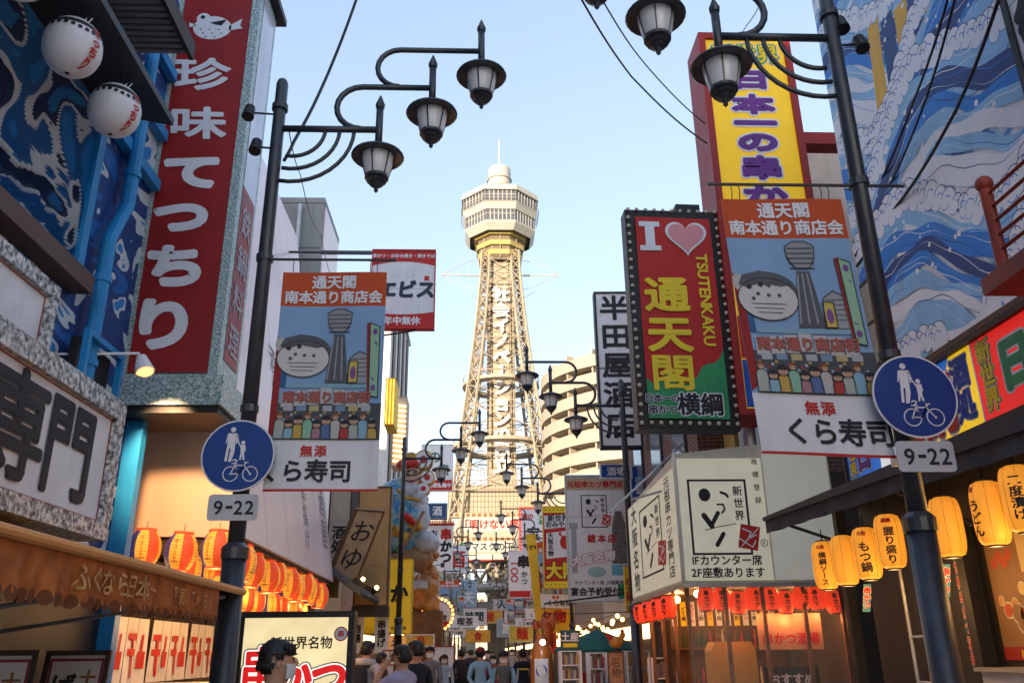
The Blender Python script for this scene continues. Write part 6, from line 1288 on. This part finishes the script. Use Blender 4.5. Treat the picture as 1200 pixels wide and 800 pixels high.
# ================================================================== people
SKIN = col(.50, .27, .17, .55, .06, 8, bump=0, dirt=0); HAIR = col(.012, .010, .010, .45, .3, 30, dirt=0); MASKM = col(.66, .68, .72, .8, .04, bump=0, dirt=0)
def person(x, y, h, face, top, legs, lab, arms='down', hair='short', mask=False, hood=None, pack=None, band=None, vest=None, cap=None, walk=.12, sleeve=None):
    """one body grown with a skin modifier; face = heading in radians (0 looks along +x)"""
    k = h/1.72; t = thing('person', lab, 'person', (x, y, 0)); wd = 1.0
    V = [((0, 0, .95), (.135, .115)), ((0, 0, 1.12), (.125, .10)), ((0, 0, 1.30), (.16, .115)), ((0, 0, 1.42), (.12, .09)), ((0, .005, 1.49), (.058, .058)), ((0, .015, 1.555), (.078, .096)), ((0, .018, 1.63), (.090, .110)), ((0, .008, 1.69), (.066, .085))]
    E = [(i, i+1) for i in range(7)]
    def chain(root, pts):
        p = root
        for c, r in pts: V.append((c, r)); E.append((p, len(V)-1)); p = len(V)-1
    for s_ in (-1, 1):
        st = walk*s_
        chain(0, [((.095*s_, 0, .86), (.095, .10)), ((.10*s_, st*.6+.02, .48), (.062, .066)), ((.10*s_, st*.9-.03, .10), (.042, .046)), ((.10*s_, st*.9+.10, .035), (.042, .032))])
        a = arms if isinstance(arms, str) else arms[0 if s_ < 0 else 1]
        if a == 'down': ch = [((.19*s_, 0, 1.385), (.068, .068)), ((.235*s_, -.02-st*.3, 1.12), (.046, .046)), ((.245*s_, .05-st*.5, .88), (.033, .033)), ((.24*s_, .07-st*.5, .80), (.034, .026))]
        elif a == 'head': ch = [((.19*s_, 0, 1.385), (.068, .068)), ((.27*s_, .20, 1.27), (.046, .046)), ((.15*s_, .17, 1.50), (.034, .034)), ((.075*s_, .12, 1.60), (.036, .03))]
        elif a == 'back': ch = [((.19*s_, 0, 1.385), (.068, .068)), ((.26*s_, -.10, 1.12), (.048, .048)), ((.10*s_, -.20, .94), (.034, .034)), ((.03*s_, -.215, .91), (.036, .03))]
        else: ch = [((.19*s_, 0, 1.385), (.068, .068)), ((.235*s_, .02, 1.12), (.046, .046)), ((.17*s_, .24, 1.14), (.034, .034)), ((.14*s_, .32, 1.17), (.034, .026))]
        chain(3, ch)
    me = bpy.data.meshes.new('b'); me.from_pydata([Vector(c)*k for c, r in V], E, []); o = bpy.data.objects.new('b', me); COL.objects.link(o)
    bm_ = bmesh.new(); bm_.from_mesh(me); ly = bm_.verts.layers.skin.verify()
    for i, v in enumerate(bm_.verts): v[ly].radius = (V[i][1][0]*k, V[i][1][1]*k); v[ly].use_root = i == 0
    bm_.to_mesh(me); bm_.free(); o.modifiers.new('s', 'SKIN').use_smooth_shade = True; o.modifiers.new('u', 'SUBSURF').levels = 2
    me2 = bpy.data.meshes.new_from_object(o.evaluated_get(bpy.context.evaluated_depsgraph_get())); bpy.data.objects.remove(o)
    me2.name = 'body'; me2.materials.clear()
    for mt in (top, legs, SKIN, BLACK, vest or top, sleeve or top): me2.materials.append(mt)
    for p in me2.polygons:
        c = p.center/k; ax = abs(c.x)
        if c.z > 1.475: mi = 2
        elif c.z < .09: mi = 3
        elif c.z < .93 and ax < .19 and c.y > -.17: mi = 1
        else: mi = 0
        if arms != 'down' or True:
            for s_i, s_ in enumerate((-1, 1)):
                a = arms if isinstance(arms, str) else arms[s_i]; hp_ = {'down': (.24*s_, .05, .80), 'head': (.09*s_, .13, 1.57), 'back': (.04*s_, -.21, .91), 'front': (.14*s_, .31, 1.17)}[a]
                if (c-Vector(hp_)).length < (.19 if sleeve == 'bare' else .085): mi = 2
                if a == 'head' and c.z > 1.30 and ax > .08 and c.y > .10 and c.z < 1.6: mi = 2
        if mi == 0 and vest and ax < .165 and c.z > .9: mi = 4
        if mi == 0 and sleeve not in (None, 'bare') and ax > .165: mi = 5
        p.material_index = mi; p.use_smooth = True
    if sleeve == 'bare' or sleeve is None: me2.materials[5] = top
    rot = face-pi/2; b_ = bpy.data.objects.new('body', me2); COL.objects.link(b_); b_.parent = t
    G = lambda p_: Vector((x+k*p_[0], y+k*p_[1], k*p_[2])); parts = []
    m = MB().m(HAIR); m.smooth = True
    m.lathe([(.002, .112), (.05, .105), (.083, .075), (.098, .03), (.100, -.01), (.094, -.05), (.075, -.085)], G((0, .0, 1.645)), 18, .93*k, 1.1*k, pi+.35, 2*pi-.35+0)
    m.lathe([(.002, .114), (.05, .108), (.084, .078), (.1, .03)], G((0, .004, 1.645)), 18, .95*k, 1.12*k)
    if hair == 'long': m.lathe([(.10, .02), (.108, -.08), (.10, -.2), (.06, -.22)], G((0, -.005, 1.645)), 16, k, 1.05*k, pi-.2, 2*pi+.2)
    # strands break the outline
    for i in range(90):
        q = rng.uniform(0, 6.28); u_ = rng.uniform(.1, 1.3 if math.sin(q) > 0 else 2.0); d = Vector((math.cos(q)*math.sin(u_)*.95, math.sin(q)*math.sin(u_)*1.1, math.cos(u_))); p0 = G(Vector((0, .0, 1.645))+d*.094); m.tube([p0, p0+d*.014*k+Vector((rng.uniform(-.02, .02), rng.uniform(-.02, .02), -.008))*k], [.009*k, .002*k], 5)
    for i in range(120):
        q = 2*pi*i/120+rng.uniform(-.08, .08); fz_ = math.sin(q); z0 = .055 if fz_ > .3 else (.0 if fz_ > -.2 else -.055); r0 = .097; p0 = G((r0*.95*math.cos(q), r0*1.1*math.sin(q), 1.645+z0+.03)); ln = rng.uniform(.035, .06)*(1.2 if fz_ > .3 else .8)
        m.tube([p0, p0+Vector((.006*math.cos(q), .008*math.sin(q), -ln*.6))*k, p0+Vector((rng.uniform(-.014, .014), .003*math.sin(q), -ln))*k], [.007*k, .006*k, .0015*k], 5)
    parts.append(m.build('hair', t))
    m = MB().m(SKIN); m.smooth = True; m.tube([G((0, .106, 1.645)), G((0, .130, 1.615)), G((0, .108, 1.603))], [.008*k, .014*k, .011*k], 8); parts.append(m.build('nose', t))
    m = MB().m(SKIN); m.smooth = True
    for s_ in (-1, 1): m.ball(G((s_*.084, .008, 1.62)), .022*k, 10, .38, .8, 1.4)
    m.build('ear', t)
    m = MB().m(INK)
    for s_ in (-1, 1): m.ball(G((s_*.032, .104, 1.645)), .0095*k, 8, 1.3, .6, .7); m.tube([G((s_*.018, .113, 1.668)), G((s_*.05, .103, 1.667))], .0045*k, 5)
    m.m(col(.30, .10, .08, bump=0)); m.tube([G((-.022, .107, 1.577)), G((.022, .107, 1.577))], .006*k, 5)
    parts.append(m.build('eyes', t))
    for s_i, s_ in enumerate((-1, 1)):                                # fingers on each hand
        a = arms if isinstance(arms, str) else arms[s_i]; st = walk*s_; m = MB().m(SKIN); m.smooth = True
        c, d, sd = {'down': ((.24*s_, .07-st*.5, .79), Vector((0, .15, -1)), Vector((0, 1, 0))), 'head': ((.07*s_, .125, 1.61), Vector((-.6*s_, 0, .6)), Vector((.6*s_, 0, .6))), 'back': ((.03*s_, -.22, .905), Vector((-.9*s_, -.1, -.4)), Vector((0, -.3, 1))), 'front': ((.14*s_, .33, 1.175), Vector((-.2*s_, 1, .1)), Vector((1, 0, 0)))}[a]
        c = Vector(c)
        for f_ in range(4):
            L = (.075, .085, .08, .062)[f_]; o_ = c+sd*(-.024+.016*f_); m.tube([G(o_), G(o_+d.normalized()*L*.55), G(o_+d.normalized()*L*.9+Vector((-s_*.02, 0, 0)))], [.0095*k, .0085*k, .006*k], 6)
        o_ = c+sd*.03; m.tube([G(o_), G(o_+d.normalized()*.03+sd*.025), G(o_+d.normalized()*.055+sd*.028)], [.010*k, .009*k, .006*k], 6); parts.append(m.build('hand', t))
    if mask:
        m = MB().m(MASKM); m.smooth = True; m.lathe([(.088, -.062), (.1, -.03), (.098, .02)], G((0, .022, 1.595)), 14, .9*k, 1.05*k, .35, pi-.35)
        for s_ in (-1, 1): m.tube([G((s_*.078, .06, 1.60)), G((s_*.088, .01, 1.63))], .003*k, 4)
        parts.append(m.build('mask', t))
    if hood: m = MB().m(hood); m.smooth = True; m.tube([G((-.12, -.02, 1.45)), G((-.07, -.11, 1.47)), G((.07, -.11, 1.47)), G((.12, -.02, 1.45)), G((.05, .09, 1.43)), G((-.05, .09, 1.43)), G((-.12, -.02, 1.45))], .055*k, 10); parts.append(m.build('hood', t))
    if cap: m = MB().m(cap); m.smooth = True; m.lathe([(.112, .02), (.11, .06), (.085, .105), (.03, .128), (.002, .13)], G((0, .005, 1.645)), 18, .95*k, 1.1*k); m.lathe([(.10, .025), (.17, .02)], G((0, .02, 1.645)), 10, .75*k, 1.1*k, .6, pi-.6); parts.append(m.build('hat', t))
    if band: m = MB().m(band); m.box(G((-.12, -.125, 1.27)), G((.12, -.118, 1.31))); parts.append(m.build('stripe', t))
    if not (hood or vest): 
        m = MB().m(top); m.smooth = True; m.lathe([(.078, 1.44), (.070, 1.485), (.062, 1.485)], (x, y, 0), 14, k, k*1.05)
        for v_i in range(len(m.V)): m.V[v_i] = (m.V[v_i][0], m.V[v_i][1], m.V[v_i][2]*k)
        parts.append(m.build('collar', t))
    if pack:
        tp = thing('backpack', pack[1], 'backpack', (x, y, 1.0*k)); m = MB().m(pack[0]); m.smooth = True; m.lathe([(.01, -.24), (.13, -.22), (.155, -.1), (.15, .1), (.12, .2), (.02, .24)], G((0, -.19, 1.2)), 14, k, .55*k); o1 = m.build('bag', tp); m = MB().m(pack[0])
        for s_ in (-1, 1): m.tube([G((s_*.10, -.13, 1.40)), G((s_*.11, 0.0, 1.462)), G((s_*.12, .13, 1.32)), G((s_*.13, .06, 1.08))], .02*k, 6)
        o2 = m.build('strap', tp); tp.rotation_euler.z = rot
    t.rotation_euler.z = rot
    return t
def cz(r, g, b): return col(r, g, b, .85, .16, 7, bump=.1, dirt=.1)
NAVY = cz(.012, .014, .02); JE = cz(.03, .035, .06)
def pxp(px, Y): return at(px, 765, Y=Y).x
LKS = pi*1.5
person(pxp(324, 5.4), 5.4, 1.655, .35, NAVY, JE, 'dark haired person in dark top and face mask before the lit skewer board', mask=True)
person(pxp(430, 13), 13, 1.76, 1.1, cz(.38, .37, .42), JE, 'person in a grey hoodie with a dark backpack beside the lit skewer board', hood=cz(.42, .41, .45), pack=(NAVY, 'dark backpack worn by the person in the grey hoodie'))
person(pxp(472, 10), 10, 1.665, 2.5, cz(.36, .33, .48), JE, 'person in a lilac grey shirt raising a hand to the forehead', arms=('head', 'head'))
person(pxp(488, 11.6), 11.6, 1.735, 2.4, NAVY, NAVY, 'short haired person in a black T-shirt seen from behind left of the street centre')
person(pxp(447, 17), 17, 1.6, .6, cz(.04, .025, .02), NAVY, 'person in dark clothes standing in the shade under the yellow board', mask=False)
person(pxp(504, 19), 19, 1.72, LKS, cz(.17, .16, .20), NAVY, 'person in a grey checked shirt and white mask walking towards the viewer on the left', mask=True)
person(pxp(521, 23), 23, 1.55, LKS, cz(.42, .47, .55), cz(.03, .10, .22), 'small person in a pale blue top and mask with blue trousers', mask=True, hair='long')
person(pxp(541, 25), 25, 1.68, pi/2, NAVY, NAVY, 'person in black seen from behind with a dark backpack left of the light blue shirt', pack=(cz(.02, .02, .024), 'dark backpack on the person in black left of the light blue shirt'))
person(pxp(563, 19.5), 19.5, 1.68, pi/2, cz(.26, .44, .58), cz(.05, .035, .05), 'person in a light blue shirt with hands behind the back and a dark red cap', arms='back', cap=cz(.20, .02, .03))
person(pxp(590, 17.5), 17.5, 1.60, LKS, cz(.16, .36, .52), NAVY, 'person in a grey vest over blue sleeves with black cap and white mask', vest=cz(.07, .085, .10), cap=NAVY, mask=True, sleeve=cz(.16, .36, .52))
person(pxp(613, 21), 21, 1.66, pi/2, NAVY, NAVY, 'person in a black jacket with a yellow stripe across the back', band=col(.62, .42, .05, bump=0))
person(pxp(578, 24), 24, 1.52, LKS, cz(.30, .05, .06), NAVY, 'small person in a dark red top behind the light blue shirt', hair='long', mask=True)
for i, (px, Y, hh_, fc, c_, lab) in enumerate(((552, 33, 1.70, pi/2, (.03, .03, .04), 'far person in a black coat seen between the backpack and the light blue shirt'), (571, 30, 1.66, LKS, (.10, .10, .13), 'far person in a charcoal top left of the vest and cap'), (600, 36, 1.72, LKS, (.35, .33, .33), 'far person in a pale jacket right of the vest and cap'), (559, 42, 1.7, pi/2, (.12, .05, .04), 'far person in a brown coat in the middle of the street'), (577, 46, 1.65, LKS, (.05, .08, .16), 'far person in a navy jacket in the middle of the street'), (530, 34, 1.66, LKS, (.30, .12, .08), 'far person in a rust coloured top on the left'), (622, 30, 1.68, pi/2, (.06, .06, .07), 'far person in dark grey beside the giant bottle'), (548, 50, 1.7, LKS, (.4, .4, .42), 'far person in a white shirt left of the street centre'), (588, 55, 1.7, pi/2, (.04, .04, .05), 'farthest person in black at the street end'))):
    person(pxp(px, Y), Y, hh_, fc, cz(*c_), NAVY, lab, mask=fc == LKS)
